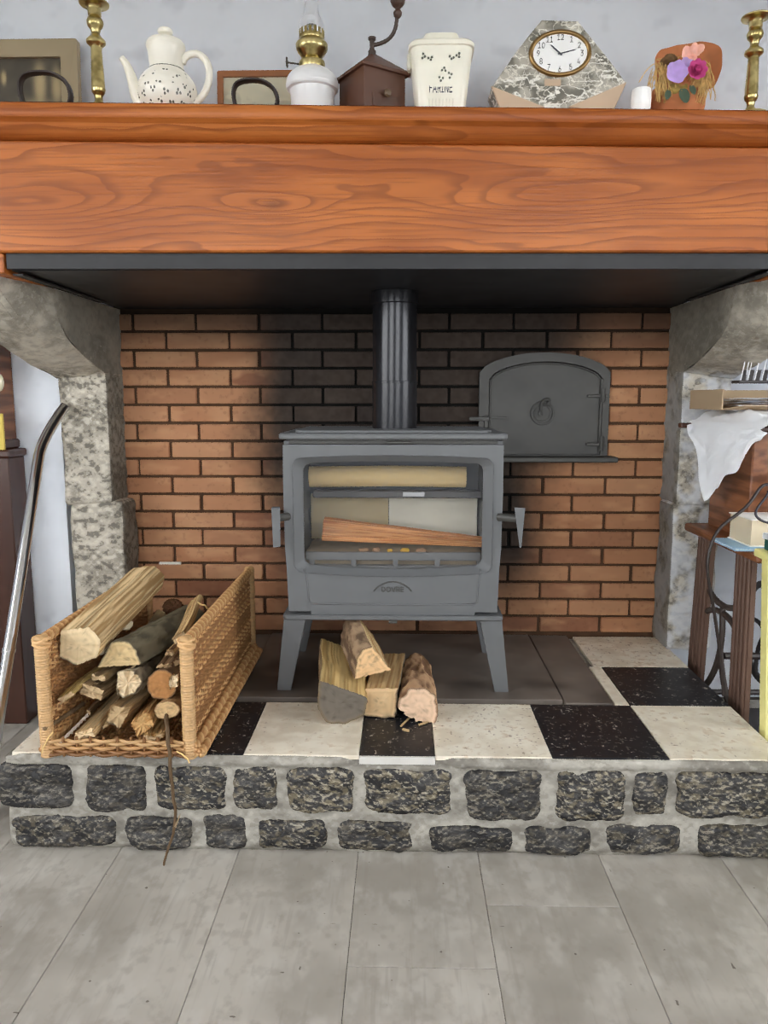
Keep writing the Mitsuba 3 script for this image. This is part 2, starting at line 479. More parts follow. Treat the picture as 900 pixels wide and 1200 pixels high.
put('panel', cat(box(2.6, 2.7, 1.5, 3.02, 0, 2.6), box(2.6, 2.7, -3.2, -0.4, 0, 2.6), box(2.6, 2.7, -0.4, 1.5, 0, 1.0), box(2.6, 2.7, -0.4, 1.5, 2.35, 2.6)), 'plaster', right_wall)
put('ceiling', box(-2.7, 2.7, -3.3, 3.02, 2.6, 2.7), 'ceiling_paint', kind='structure', label='white ceiling')
rear = thing('wall_rear', 'plaster wall behind the viewer with two wide windows', kind='structure')
RY = -1.9
put('panel', cat(*[box(a, b, RY - .1, RY, c, d) for a, b, c, d in ((-2.7, -2.4, 0, 2.6), (-.55, .45, 0, 2.6), (2.4, 2.7, 0, 2.6), (-2.4, -.55, 2.4, 2.6), (.45, 2.4, 2.4, 2.6), (-2.4, -.55, 0, 1.0), (.45, 2.4, 0, 1.0))]), 'plaster', rear)

floor = thing('floor', 'grey concrete-look vinyl floor planks', kind='structure')
put('subfloor', box(-2.7, 2.7, -3.3, 3.0, -0.06, -0.006), 'vc_matte', floor, color=lin(84, 80, 74))
xs = [-2.59 + 0.31 * k for k in range(0)] + [round(-0.42 + 0.31 * k, 4) for k in range(-7, 11)]
offs = {-2: 1.95, -1: 2.35, 0: 2.12, 1: 1.436, 2: 1.638, 3: 2.25}
for i in range(len(xs) - 1):
    k = i - 7
    o = offs.get(k, 1.2 + 0.27 * (k % 5))
    near = -0.2
    ys = sorted([o + 1.22 * j * (0.5 if k in (1,) else 1) for j in range(-6, 6)])
    for ya, yb in zip(ys[:-1], ys[1:]):
        ya, yb = max(ya, -3.2), min(yb, 2.9)
        if yb - ya < 0.03:
            continue
        x0, x1 = max(xs[i], -2.6), min(xs[i + 1], 2.6)
        if x1 - x0 < 0.02:
            continue
        put('plank', box(x0 + .0006, x1 - .0006, ya + .0006, yb - .0006, -0.006, 0, 0.0009), 'floor_vinyl', floor, uv=rng.random(2))

# ---------------------------------------------------------------- brick fireback
wall_brick = thing('wall_fireback', 'red brick back wall of the fireplace, sooty black in the middle', kind='structure')
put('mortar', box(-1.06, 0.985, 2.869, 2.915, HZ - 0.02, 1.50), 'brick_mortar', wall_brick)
PITCH_Z, PITCH_X, XL, XR = 0.0666, 0.232, -1.045, 0.975
white_tab = None
for row in range(18):
    zc = 1.442 - row * PITCH_Z
    first = (-0.756 if row % 2 == 0 else -0.866) - 6 * PITCH_X
    for k in range(16):
        a, b = first + k * PITCH_X, first + (k + 1) * PITCH_X
        a, b = a + 0.005, b - 0.005
        a, b = max(a, XL), min(b, XR)
        if b - a < 0.015:
            continue
        j = rng.uniform(-0.0018, 0.0018, 4)
        h = 0.0283
        m = tri(box(a + j[0], b + j[1], 2.8595 + j[2], 2.885, zc - h, zc + h + j[3] * 0.5, 0.0028))
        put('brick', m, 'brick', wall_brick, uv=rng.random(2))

a, b = at(187, 665, 2.857), at(212, 665, 2.857)
zj = 1.442 - PITCH_Z * (round((1.442 - a[2]) / PITCH_Z - .5) + .5)
put('joint_patch', box(a[0], b[0], 2.8555, 2.870, zj - .0045, zj + .0045), 'vc_matte', wall_brick, color=lin(226, 222, 212), label='white filler strip in a joint')

# ---------------------------------------------------------------- hearth
hearth = thing('hearth', 'raised rubble stone hearth with a black and white marble tile top', 'hearth')
body = rough_box(-1.03, 0.985, 1.845, 2.868, 0.001, HZ - 0.012, step=0.016, amp=0.007, freq=9, rnd=0.02, seed=3)
put('cement_body', body, 'cement', hearth, smooth=True)
for x0, x1 in ((-1.028, -0.106), (0.087, 0.975)):
    put('cement_lip', rough_box(x0, x1, 1.836, 1.93, HZ - 0.031, HZ - 0.0035, step=0.012, amp=0.003, freq=18, rnd=0.25, seed=int(x0 * 10) + 30), 'cement', hearth, smooth=True)
put('cement_lip', rough_box(-0.112, 0.09, 1.843, 1.93, HZ - 0.045, HZ - 0.02, step=0.012, amp=0.003, freq=18, rnd=0.25, seed=5), 'cement', hearth, smooth=True)
put('sill_strip', box(-0.106, 0.087, 1.840, 1.852, HZ - 0.020, HZ - 0.001, 0.001), 'vc_satin', hearth, color=lin(206, 204, 198), label='white strip set under the black tile')
stones_top = [(-1.04, -.851, .119, .227), (-.813, -.659, .108, .230), (-.631, -.451, .12, .225), (-.427, -.32, .118, .23), (-.288, -.123, .115, .225), (-.094, .13, .111, .224),
              (.167, .356, .098, .225), (.399, .568, .099, .228), (.596, .672, .113, .221), (.704, .98, .117, .225)]
stones_low = [(-1.016, -.741, .003, .087), (-.71, -.544, .004, .086), (-.508, -.402, .005, .093), (-.367, -.196, .004, .084), (-.163, .032, .003, .082), (.078, .289, .003, .070),
              (.322, .49, .003, .072), (.527, .716, .003, .079), (.766, .975, .003, .083)]
pale = [.15, .25, .75, .7, .95, .9, .35, .85, .5, .75, .5, .25, .2, .7, .45, .2, .3, .4, .5]
for i, (x0, x1, z0, z1) in enumerate(stones_top + stones_low):
    y0 = 1.833 + 0.004 * math.sin(i * 2.7)
    m = rough_box(x0 - .004, x1 + .004, y0, y0 + 0.11, z0 - .006 if z0 > .02 else z0, z1 + .006, step=0.007, amp=0.008, freq=30, rnd=0.30, seed=40 + i, facets=0.6)
    v = np.array(m.vertices); v[:, 2] = np.maximum(v[:, 2], 0.0012); m.vertices = v
    put('stone', m, 'rubble_stone', hearth, smooth=True, uv=(rng.random(), pale[i]))
TILES = [(-1.005, -.606, 1.848, 2.192, 'pale'), (-.606, -.404, 1.848, 2.192, 'black'), (-.404, -.106, 1.848, 2.192, 'pale'), (-.106, .087, 1.848, 2.192, 'black'), (.087, .385, 1.848, 2.192, 'pale'),
         (.385, .681, 1.848, 2.192, 'black'), (.681, .977, 1.848, 2.192, 'pale'), (.681, .977, 2.192, 2.525, 'black'), (.655, .977, 2.525, 2.862, 'pale'), (.637, .681, 2.192, 2.525, 'pale'),
         (-1.005, -.71, 2.192, 2.525, 'black'), (-1.005, -.71, 2.525, 2.862, 'pale')]
for x0, x1, y0, y1, kind_ in TILES:
    put('tile', box(x0 + .001, x1 - .001, y0 + .001, y1 - .001, HZ - .012, HZ, .0012), kind_ + '_marble', hearth, uv=rng.random(2), label={'pale': 'cream mottled marble tile', 'black': 'black flecked marble tile'}[kind_])
for x0, x1, y0, y1, dz in ((-.71, -.5, 2.194, 2.862, 0), (-.5, .488, 2.215, 2.862, .006), (.49, .635, 2.194, 2.862, .004)):
    put('slab', box(x0 + .001, x1 - .001, y0, y1, HZ - .012, HZ + dz, .002), 'slate', hearth, label='dark slate slab')

# ---------------------------------------------------------------- stone piers with corbels
def pier(side):
    s = -1 if side < 0 else 1
    xin, xout = (-1.035, -1.205) if s < 0 else (0.965, 1.135)
    name = ('rough grey stone pier with curved corbel left of the stove', 'rough grey stone pier with curved corbel beside the sewing table')[s > 0]
    t = thing('stone_pier', name, 'stone pier')
    lo, hi = min(xin, xout), max(xin, xout)
    # two standing blocks, the lower one bulging towards the fire
    jut = (0.035, 0.008)[s > 0]
    put('block', rough_box(min(xin - s * .0, xout), max(xin - s * .0, xout), 2.70, 2.918, 0.79, 1.262, step=.011, amp=.008, freq=14, rnd=.07, seed=11 + s), 'pier_stone', t, smooth=True)
    put('block', rough_box(min(xin - s * jut, xout - s * .015), max(xin - s * jut, xout - s * .015), 2.70, 2.856 if 0 else 2.858, 0.263, 0.80, step=.011, amp=.010, freq=11, rnd=.09, seed=21 + s), 'pier_stone', t, smooth=True)
    # corbel: its profile leans out of the wall and swings away from the opening
    prof = [(2.918, 1.488), (2.31, 1.488), (2.318, 1.455), (2.335, 1.42), (2.36, 1.383), (2.40, 1.352), (2.455, 1.327), (2.53, 1.300), (2.60, 1.278), (2.665, 1.262), (2.69, 1.254), (2.918, 1.254)]
    back = prof[0], prof[-1]
    fine = np.vstack([spline(prof[1:-1], 60)])
    nx = 14
    V = []
    for k in range(nx + 1):
        u = k / nx
        x = xin + (xout - xin) * u
        rise = np.clip((fine[:, 1] - 1.254) / 0.234, 0, 1)
        y = fine[:, 0] - (0.26 * min(u / .32, 1) + .06 * u) * rise ** 1.1
        pts = np.stack([np.full(60, x), y, fine[:, 1] - 0.02 * u * (1 - rise)], 1)
        V.append(np.vstack([[x, 2.918, 1.488], pts, [x, 2.918, 1.254]]))
    V = np.array(V)
    m = V.shape[1]
    F = []
    for k in range(nx):
        for j in range(m):
            a, b2, c, d = k * m + j, (k + 1) * m + j, (k + 1) * m + (j + 1) % m, k * m + (j + 1) % m
            F += [[a, b2, c], [a, c, d]]
    tops = [trimesh.creation.triangulate_polygon(Polygon(V[k][:, 1:]), engine='earcut') for k in (0, nx)]
    parts = [trimesh.Trimesh(V.reshape(-1, 3), F, process=False)]
    for (pv, pf), k in zip(tops, (0, nx)):
        parts.append(trimesh.Trimesh(np.column_stack([np.full(len(pv), V[k][0, 0]), pv]), pf, process=False))
    mm = cat(*parts); mm.merge_vertices(); mm.fix_normals()
    mm = mm.subdivide_to_size(0.02)
    v = np.array(mm.vertices)
    hold = sstep(1.488, 1.47, v[:, 2]) * sstep(2.9, 2.85, v[:, 1])
    dn = (meshkit.fbm(v * 16 + 5 * s, 4, 3) - 0.5)[:, None]
    v = v + mm.vertex_normals * dn * 0.016 * hold[:, None]
    put('corbel', trimesh.Trimesh(v, mm.faces), 'pier_stone', t, smooth=35)
    return t


pier(-1)
pier(1)

# ---------------------------------------------------------------- mantel beam and smoke hood
def warp_mantel(m):
    m = tri(m)
    v = np.array(m.vertices)
    k = np.clip((v[:, 2] - 1.54) / 0.34, 0, 1)
    v[:, 1] += 0.011 * v[:, 0]
    v[:, 2] -= (0.002 + 0.0137 * k) * v[:, 0]
    return trimesh.Trimesh(v, m.faces, process=False)


def shelf_z(x):
    return 1.8750 - 0.0157 * x


mantel = thing('mantelpiece', 'wide honey brown oak mantel beam with moulded shelf edge over the fireplace', 'mantelpiece')
put('beam', warp_mantel(box(-1.5, 1.5, 2.05, 2.357, 1.538, 1.80, .004)), 'oiled_oak', mantel)
prof = [(2.357, 1.8735), (2.006, 1.8735), (1.997, 1.869), (1.994, 1.860), (1.994, 1.846), (1.998, 1.838), (2.006, 1.834), (2.012, 1.830), (2.016, 1.822), (2.024, 1.812), (2.036, 1.805), (2.052, 1.801), (2.357, 1.8005)]
pg = Polygon(prof)
mm = trimesh.creation.extrude_polygon(pg, 3.0, engine='earcut')
v = np.array(mm.vertices)
mm.vertices = np.stack([v[:, 2] - 1.5, v[:, 0], v[:, 1]], 1)
mm.fix_normals()
put('shelf', warp_mantel(mm), 'oiled_oak', mantel, smooth=30, label='shelf board with moulded front edge')

hood = thing('smoke_hood', 'black steel smoke hood plate under the oak mantel', 'smoke hood')
for x0, x1 in ((-1.5, -1.04), (.98, 1.5)):
    put('end_block', warp_mantel(box(x0, x1, 2.062, 2.357, 1.486, 1.5375, .003)), 'oiled_oak', mantel)
put('front_strip', warp_mantel(box(-1.035, 0.975, 2.068, 2.080, 1.498, 1.5378, .001)), 'black_steel', hood, label='dark grey steel edge strip')
pl = tri(box(-1.033, 0.973, 2.080, 2.868, 1.499, 1.505))
v = np.array(pl.vertices); v[:, 2] -= 0.009 * (v[:, 1] - 2.08) / 0.79; pl.vertices = v
put('plate', pl, 'black_steel', hood)
for x0, x1 in ((-1.032, -1.005), (0.945, 0.972)):
    b = tri(box(x0, x1, 2.082, 2.66, 1.488, 1.492)); put('angle_rail', b, 'black_steel', hood)

# ---------------------------------------------------------------- stove pipe
PX, PY = -0.0235, 2.47
pipe = thing('stove_pipe', 'glossy black round flue pipe rising from the stove', 'flue pipe')
put('tube', lathe([(.071, 1.072), (.071, 1.215), (.0695, 1.217), (.0695, 1.494)], 64, (PX, PY, 0)), 'flue_enamel', pipe, smooth=30)
put('joint_ring', lathe([(.0700, 1.2125), (.0727, 1.2135), (.0727, 1.2185), (.0700, 1.2195)], 64, (PX, PY, 0)), 'flue_enamel', pipe, smooth=30)
put('top_collar', lathe([(.0700, 1.455), (.0735, 1.457), (.0735, 1.4935), (.070, 1.4945)], 64, (PX, PY, 0)), 'flue_enamel', pipe, smooth=30)

# ---------------------------------------------------------------- wood stove
SX = -0.0265
stove = thing('wood_stove', 'grey cast iron wood burning stove on four legs with a wide glass door', 'stove')


def hull(pts):
    return m3.Manifold.hull_points(np.asarray(pts, float))


def slab_xy(x0, x1, y0, y1, z0, z1, r, b):
    """A plate lying flat, corners rounded by r and edges by b."""
    pts = []
    for (rr, z) in ((b, z0), (0, z0 + b), (0, z1 - b), (b, z1)):
        for (x, y) in rect(x0 + rr, x1 - rr, y0 + rr, y1 - rr, max(r - rr, .001), 5):
            pts.append((x, y, z))
    return hull(pts)


put('top_plate', cat(slab_xy(SX - .338, SX + .338, 2.255, 2.69, 1.046, 1.064, .02, .004), slab_xy(SX - .295, SX + .295, 2.29, 2.66, 1.062, 1.072, .03, .003)), 'stove_iron', stove, smooth=30)
put('gap_shadow_rail', box(SX - .31, SX + .31, 2.285, 2.30, 1.032, 1.047), 'cast_iron', stove)
put('damper_tab', box(SX - .02, SX + .055, 2.262, 2.285, 1.034, 1.0405, .0015), 'cast_iron', stove, label='black air slide tab')
# body: side and back castings, hollow in front
body_poly = lambda z: (SX - (.3275 if z > .70 else .3215), SX + (.3275 if z > .70 else .3215))
sides = []
for s in (-1, 1):
    pr = [(.3265, 1.040), (.3275, .90), (.3255, .72), (.3215, .66), (.3175, .52)]
    for (wa, za), (wb, zb) in zip(pr[:-1], pr[1:]):
        sides.append(hull([(SX + s * w_, y, z) for w_, z in ((wa, za), (wb, zb), (wa - .022, za), (wb - .022, zb)) for y in (2.298, 2.66)]))
put('body', cat(*sides, box(SX - .32, SX + .32, 2.64, 2.665, .52, 1.04), box(SX - .31, SX + .31, 2.30, 2.65, .52, .56), box(SX - .31, SX + .31, 2.30, 2.65, 1.01, 1.04)), 'stove_iron', stove)

# door: frame plate with a big window opening, a moulded surround and a lower panel
door_out = [(SX - .3175, .522), (SX + .3175, .522), (SX + .3215, .66), (SX + .3255, .72), (SX + .3275, .90), (SX + .3265, 1.030), (SX - .3265, 1.030), (SX - .3275, .90), (SX - .3255, .72), (SX - .3215, .66)]
win = rect(SX - .270, SX + .270, .664, .972, .022)
win_b = [(x, z - 0.012 * (1 - ((x - SX) / .27) ** 2) * (z < .8) + 0.008 * (1 - ((x - SX) / .27) ** 2) * (z > .8)) for x, z in
         [p for k in range(len(win)) for p in [tuple(np.array(win[k]) * (1 - t) + np.array(win[(k + 1) % len(win)]) * t) for t in np.linspace(0, 1, 12)[:-1]]]]
sur = [(SX + (x - SX) * 1.105, .815 + (z - .815) * 1.12) for x, z in win_b]
frame = ring_prism(door_out, sur, 2.272, 2.300)
door = put('door', frame, 'stove_iron', stove, smooth=30)
n = len(win_b)
levels = [(1.0, 2.272), (.99, 2.2665), (.955, 2.2655), (.935, 2.268), (.40, 2.280), (.10, 2.287), (0, 2.2905), (0, 2.302)]
V = []
for wgt, y in levels:
    for (xa, za), (xb, zb) in zip(win_b, sur):
        V.append((xa + (xb - xa) * wgt, y, za + (zb - za) * wgt))
F = []
for i in range(len(levels) - 1):
    for j in range(n):
        a, b2, c, d = i * n + j, i * n + (j + 1) % n, (i + 1) * n + (j + 1) % n, (i + 1) * n + j
        F += [[a, b2, c], [a, c, d]]
put('window_surround', trimesh.Trimesh(V, F), 'stove_iron', door, smooth=25, label='moulded bevel round the glass')
pg = Polygon(win_b).buffer(.006)
gm = trimesh.creation.triangulate_polygon(pg, engine='earcut')
put('glass', trimesh.Trimesh(np.column_stack([gm[0][:, 0], np.full(len(gm[0]), 2.296), gm[0][:, 1]]), gm[1]), 'stove_glass', door, label='large clear glass pane')
lp = rect(SX - .262, SX + .262, .546, .658, .02)
lp_path = [(x, 2.2715, z) for x, z in lp if True]
pts = np.array([(SX - .266, 2.272, .655), (SX - .258, 2.272, .60), (SX - .256, 2.272, .556), (SX - .246, 2.272, .547), (SX - .1, 2.272, .5445), (SX + .1, 2.272, .5445), (SX + .246, 2.272, .547), (SX + .256, 2.272, .556), (SX + .258, 2.272, .60), (SX + .266, 2.272, .655)])
put('lower_panel', tube(pts, .0028, 6), 'stove_iron', door, smooth=True, label='raised outline of the lower door panel')
emb = [(SX - .057 + .114 * t, 2.2705, .586 + .03 * math.sin(math.pi * t) ** .7) for t in np.linspace(0.0, 1.0, 24)]
put('emblem', cat(tube(emb, .0022, 6), text_on_front('DOVRE', .015, SX, .585, 2.272, .0025, True)), 'cast_iron', door, label='raised lettering under a small arch')

put('base_rail', cat(slab_xy(SX - .336, SX + .336, 2.262, 2.67, .497, .512, .015, .003), box(SX - .25, SX + .25, 2.276, 2.30, .510, .524)), 'stove_iron', stove, smooth=30)
put('ash_tab', box(SX - .012, SX + .014, 2.262, 2.275, .488, .497, .001), 'cast_iron', stove)
for s in (-1, 1):
    for yy, yb in ((2.272, 2.30), (2.62, 2.60)):
        x1 = SX + s * .333
        q = [(x1, .498), (x1 - s * .066, .498), (SX + s * (.358 - .042), HZ + .0062), (SX + s * .358, HZ + .0062)]
        pts = []
        for (x, z) in q:
            d = .05 if z > .4 else .034
            for y in (yy, yy + d):
                pts.append((x, y, z))
        if yy > 2.5:
            pts = [(x, y + (.02 if z < .4 else 0), z) for x, y, z in pts]
        lg = hull(pts)
        put('leg', lg, 'stove_iron', stove)
# handles
for s in (-1, 1):
    hx = SX + s * .345 if s < 0 else SX + .372
    g = hull([(hx - .013, 2.235, .845), (hx + .013, 2.235, .845), (hx + .012, 2.235, .73), (hx - .010, 2.235, .727), (hx - .011, 2.246, .848), (hx + .011, 2.246, .848), (hx + .010, 2.246, .73), (hx - .009, 2.246, .727)])
    if s > 0:
        g = hull([(hx - .016, 2.232, .850), (hx + .014, 2.222, .85), (hx + .006, 2.222, .733), (hx + .001, 2.224, .731), (hx - .012, 2.246, .848), (hx + .015, 2.24, .846), (hx + .007, 2.236, .733), (hx - .001, 2.238, .79)])
    h = put('handle', g, 'stove_iron', stove)
    ax = tube([(hx - s * .004, 2.243, .815), (SX + s * .315, 2.275, .815)], .012, 16)
    put('spindle', ax, 'cast_iron', h, smooth=40)
# fire chamber
fire = put('fire_chamber', cat(box(SX - .306, SX - .290, 2.315, 2.64, .562, 1.008), box(SX + .290, SX + .306, 2.315, 2.64, .562, 1.008)), 'cast_iron', stove, label='dark side walls of the fire chamber')
put('liner', box(SX - .283, SX - .019, 2.585, 2.605, .69, .845, .002), 'vc_matte', fire, color=lin(186, 168, 130), label='tan fire brick')
put('liner', box(SX - .017, SX + .283, 2.585, 2.605, .69, .845, .002), 'vc_matte', fire, color=lin(214, 208, 190), label='pale fire brick')
put('baffle', tube(np.array([(SX - .275, 2.50, .912), (SX, 2.50, .915), (SX + .235, 2.50, .912)]), .034, 24), 'vc_matte', fire, color=lin(206, 180, 128), smooth=40, label='cream rolled baffle')
put('air_bar', box(SX - .262, SX + .285, 2.47, 2.52, .846, .869, .003), 'cast_iron', fire)
put('air_bar_plate', box(SX + .03, SX + .10, 2.463, 2.47, .852, .866, .001), 'vc_satin', fire, color=lin(170, 172, 174))
put('log_guard', cat(box(SX - .272, SX + .272, 2.335, 2.347, .668, .694, .002), box(SX - .275, SX + .275, 2.33, 2.36, .64, .652, .002), *[box(SX - .26 + .13 * k, SX - .245 + .13 * k, 2.335, 2.35, .65, .67) for k in range(5)]), 'stove_iron', fire)
put('ash_bed', rough_box(SX - .285, SX + .285, 2.36, 2.62, .56, .688, step=.02, amp=.008, freq=20, rnd=.1, seed=9), 'vc_matte', fire, color=lambda v: lin(120, 108, 92) * (0.6 + 0.8 * meshkit.fbm(v * 40, 3)[:, None]), smooth=True)

# ---------------------------------------------------------------- oven door in the brick wall
oven = thing('oven_door', 'black cast iron arched bread oven door set in the brick wall', 'oven door')
def arch(x0, x1, z0, zs, zt, n=24):
    return [(x0, z0), (x1, z0)] + [(x1 + (x0 - x1) * t, zs + (zt - zs) * (1 - (2 * t - 1) ** 2) ** .62) for t in np.linspace(0, 1, n)]
ao = arch(.281, .752, .958, 1.258, 1.330)
ai = arch(.316, .727, .962, 1.235, 1.298)
put('frame', ring_prism(ao, ai, 2.832, 2.858), 'cast_iron', oven, smooth=30)
leaf = put('leaf', prism(arch(.318, .725, .963, 1.233, 1.296), 2.838, 2.858), 'cast_iron', oven, smooth=30)
fr = np.array([(x, 2.836, z) for x, z in arch(.321, .722, .966, 1.231, 1.292)])
put('edge_bead', tube(np.vstack([fr[1:], fr[:1]]), .004, 6), 'cast_iron', leaf, smooth=True)
g = np.linspace(0, 2 * np.pi, 33)
put('medallion', cat(*[tube(np.stack([.512 + r * np.cos(g), np.full(33, 2.837), 1.113 + r * np.sin(g)], 1), w, 6, False) for r, w in ((.040, .0045), (.029, .003))],
                     tube(spline([(.512, 2.833, 1.105), (.506, 2.828, 1.13), (.514, 2.827, 1.158), (.528, 2.83, 1.163), (.528, 2.833, 1.14)], 20), .006, 8),
                     prism([(.512 + .015 * math.cos(a), 1.113 + .015 * math.sin(a)) for a in np.linspace(0, 2 * np.pi, 17)[:-1]], 2.828, 2.84)), 'cast_iron', leaf, smooth=35, label='round medallion with a curled grip')
for z in (1.175, 1.0):
    put('hinge', cat(box(.672, .745, 2.826, 2.836, z - .006, z + .006, .002), tube([(.728, 2.828, z - .022), (.728, 2.828, z + .03)], .009, 12)), 'cast_iron', oven)
put('hinge_rod', tube([(.722, 2.832, .975), (.722, 2.832, 1.235)], .006, 10), 'cast_iron', oven, smooth=40)
put('latch', cat(box(.245, .318, 2.822, 2.834, 1.085, 1.1, .002), box(.318, .385, 2.828, 2.836, 1.092, 1.099, .001), box(.30, .315, 2.826, 2.84, 1.06, 1.105, .002)), 'cast_iron', oven)
put('ledge', box(.24, .778, 2.775, 2.858, .937, .957, .004), 'cast_iron', oven, label='projecting shelf under the oven door')

# ---------------------------------------------------------------- firewood
def log(p0, p1, outline, flags, roll=0.0, seed=0, bark=(86, 76, 64), bark2=(132, 120, 102), wood=(206, 178, 134), wood2=(160, 126, 84), end=(214, 188, 148), taper=1.0, rough=0.004, bend=0.0, seg=44, around=96, jag=0.0):
    """A split or round log. outline: cross-section corners in metres (u to the right, w up, as seen along p0 -> p1); flags: per side, 1 = bark, 0 = split face."""
    r = np.random.default_rng(seed)
    O = np.array(outline, float)
    nxt = np.roll(O, -1, 0)
    lens = np.linalg.norm(nxt - O, axis=1)
    tot = lens.sum()
    pts, fl = [], []
    for a, b, l, f_ in zip(O, nxt, lens, flags):
        k = max(2, int(round(around * l / tot)))
        for t in np.arange(k) / k:
            pts.append(a + (b - a) * t); fl.append(f_)
    pts, fl = np.array(pts), np.array(fl, float)
    # a little corner rounding
    pts = 0.25 * np.roll(pts, 1, 0) + 0.5 * pts + 0.25 * np.roll(pts, -1, 0)
    c, s = math.cos(roll), math.sin(roll)
    pts = pts @ np.array([[c, s], [-s, c]])
    n = len(pts)
    nr = np.roll(pts, -1, 0) - np.roll(pts, 1, 0)
    nr = np.stack([nr[:, 1], -nr[:, 0]], 1); nr /= np.linalg.norm(nr, axis=1, keepdims=True) + 1e-9
    p0, p1 = np.asarray(p0, float), np.asarray(p1, float)
    ax = p1 - p0; Ln = np.linalg.norm(ax); ax /= Ln
    ref = np.array([0, 0, 1.0]) if abs(ax[2]) < .95 else np.array([0, 1.0, 0])
    U = np.cross(ax, ref); U /= np.linalg.norm(U); W = np.cross(U, ax)
    ts = np.linspace(0, 1, seg + 1)
    A = np.cumsum(np.r_[0, np.linalg.norm(np.diff(pts, axis=0), axis=1)])
    q = np.stack(np.broadcast_arrays(ts[:, None] * Ln * 4, A[None] * 230 + seed * 3.1, seed * 1.7 + 0 * A[None]), -1)
    fib = meshkit.fbm(q, 4, seed)                               # long fibres
    qb = np.stack(np.broadcast_arrays(ts[:, None] * Ln * 22, A[None] * 55 + seed, seed * 2.3 + 0 * A[None]), -1)
    brk = meshkit.fbm(qb, 4, seed + 3)
    dsp = np.where(fl[None] > .5, (brk - .5) * rough * 2.4, (fib - .5) * rough * 2.2)
    sc = 1 + (taper - 1) * ts
    off = bend * np.sin(np.pi * ts)
    wob = (meshkit.fbm(np.stack([ts * 2.2, ts * 0 + seed, ts * 0], -1), 2, seed) - .5) * 0.012
    P2 = pts[None] * sc[:, None, None] + nr[None] * dsp[..., None]
    along = np.broadcast_to((ts * Ln)[:, None], P2.shape[:2]).copy()
    if jag:
        along[0] += (meshkit.fbm(np.stack([A * 60, A * 0 + seed, A * 0], -1), 3, seed) - .3) * jag
        along[-1] -= (meshkit.fbm(np.stack([A * 60, A * 0 + seed + 9, A * 0], -1), 3, seed) - .3) * jag
    V = p0 + along[..., None] * ax + (P2[..., :1] + (wob)[:, None, None]) * U + (P2[..., 1:] + off[:, None, None]) * W
    i, j = np.meshgrid(np.arange(seg), np.arange(n), indexing='ij')
    qd = np.stack([i * n + j, i * n + (j + 1) % n, (i + 1) * n + (j + 1) % n, (i + 1) * n + j], -1).reshape(-1, 4)
    F = [np.vstack([qd[:, [0, 1, 2]], qd[:, [0, 2, 3]]])]
    b1, b2, w1, w2, e1 = (lin(*x) for x in (bark, bark2, wood, wood2, end))
    k = sstep(.35, .65, brk)[..., None]
    cb = b1 * (1 - k) + b2 * k
    k = sstep(.46, .60, fib)[..., None]
    cw = w1 * (1 - k) + w2 * k
    big = sstep(.3, .7, meshkit.fbm(q * [.5, .25, 1], 2, seed + 8))[..., None]
    cw = cw * (.80 + .28 * big)
    cw = cw * (1 - .4 * sstep(.40, .30, fib)[..., None])
    C = np.where(fl[None, :, None] > .5, cb, cw).reshape(-1, 3)
    VV, CC = [V.reshape(-1, 3)], [C]
    base = len(VV[0])
    R = 7
    for row, sgn in ((0, -1), (seg, 1)):
        rim = V[row]
        cen = rim.mean(0)
        rr = np.linspace(1, 0, R + 1)[:-1]
        cap = np.vstack([cen + (rim - cen) * x for x in rr] + [cen[None]])
        cn = meshkit.fbm(cap * 70 + seed, 3, seed)
        cap = cap + ax * ((cn - .5) * .006 * np.r_[np.repeat(rr < .99, n).astype(float), 1])[:, None]
        rad = np.r_[np.repeat(rr, n), 0]
        ringc = .5 + .5 * np.sin(rad * 26 + 3 * cn)
        cc = e1 * (1 - .16 * ringc[:, None] - .30 * sstep(.55, .75, cn)[:, None])
        cc[:n] = np.where(fl[:, None] > .5, b1 * .9, cc[:n])
        kk = []
        for a in range(R - 1):
            jj = np.arange(n)
            x = np.stack([a * n + jj, a * n + (jj + 1) % n, (a + 1) * n + (jj + 1) % n, (a + 1) * n + jj], 1)
            kk += [x[:, [0, 1, 2]], x[:, [0, 2, 3]]]
        jj = np.arange(n)
        kk.append(np.stack([(R - 1) * n + jj, (R - 1) * n + (jj + 1) % n, jj * 0 + R * n], 1))
        f = np.vstack(kk)
        if sgn < 0:
            f = f[:, ::-1]
        F.append(f + base); VV.append(cap); CC.append(cc); base += len(cap)
    m = trimesh.Trimesh(np.vstack(VV), np.vstack(F), process=False)
    # make sides face outwards
    if m.volume < 0:
        m.invert()
    return m, np.vstack(CC)


def arc(r, a0, a1, n=10, c=(0, 0)):
    return [(c[0] + r * math.cos(math.radians(a0 + (a1 - a0) * k / n)), c[1] + r * math.sin(math.radians(a0 + (a1 - a0) * k / n))) for k in range(n + 1)]


def wedge(r, spread=90, roll=0):
    """Quarter log: bark arc below, two split faces meeting above (before the roll)."""
    o = arc(r, -90 - spread / 2, -90 + spread / 2, 8) + [(0, 0)]
    o = np.array(o) + [0, r * .6]
    return o.tolist(), [1] * 8 + [0, 0]


def half(r):
    o = np.array(arc(r, 0, 180, 12)) - [0, r * .42]
    return o.tolist(), [1] * 12 + [0]


def round_(r, squash=1.0):
    o = [(r * math.cos(a), squash * r * math.sin(a)) for a in np.linspace(0, 2 * np.pi, 15)[:-1]]
    return o, [1] * 14


def stave(w, h):
    return [(-w / 2, -h / 2), (w / 2, -h / 2 * .7), (w / 2, h / 2), (-w / 2, h / 2 * .8)], [0, 0, 0, 0]


def put_log(p0, p1, sec, label='', group=None, name='firewood_log', **kw):
    m, c = log(p0, p1, sec[0], sec[1], **kw)
    return put(name, m, 'vc_matte', None, color=c, smooth=True, label=label, category='firewood', group=group)


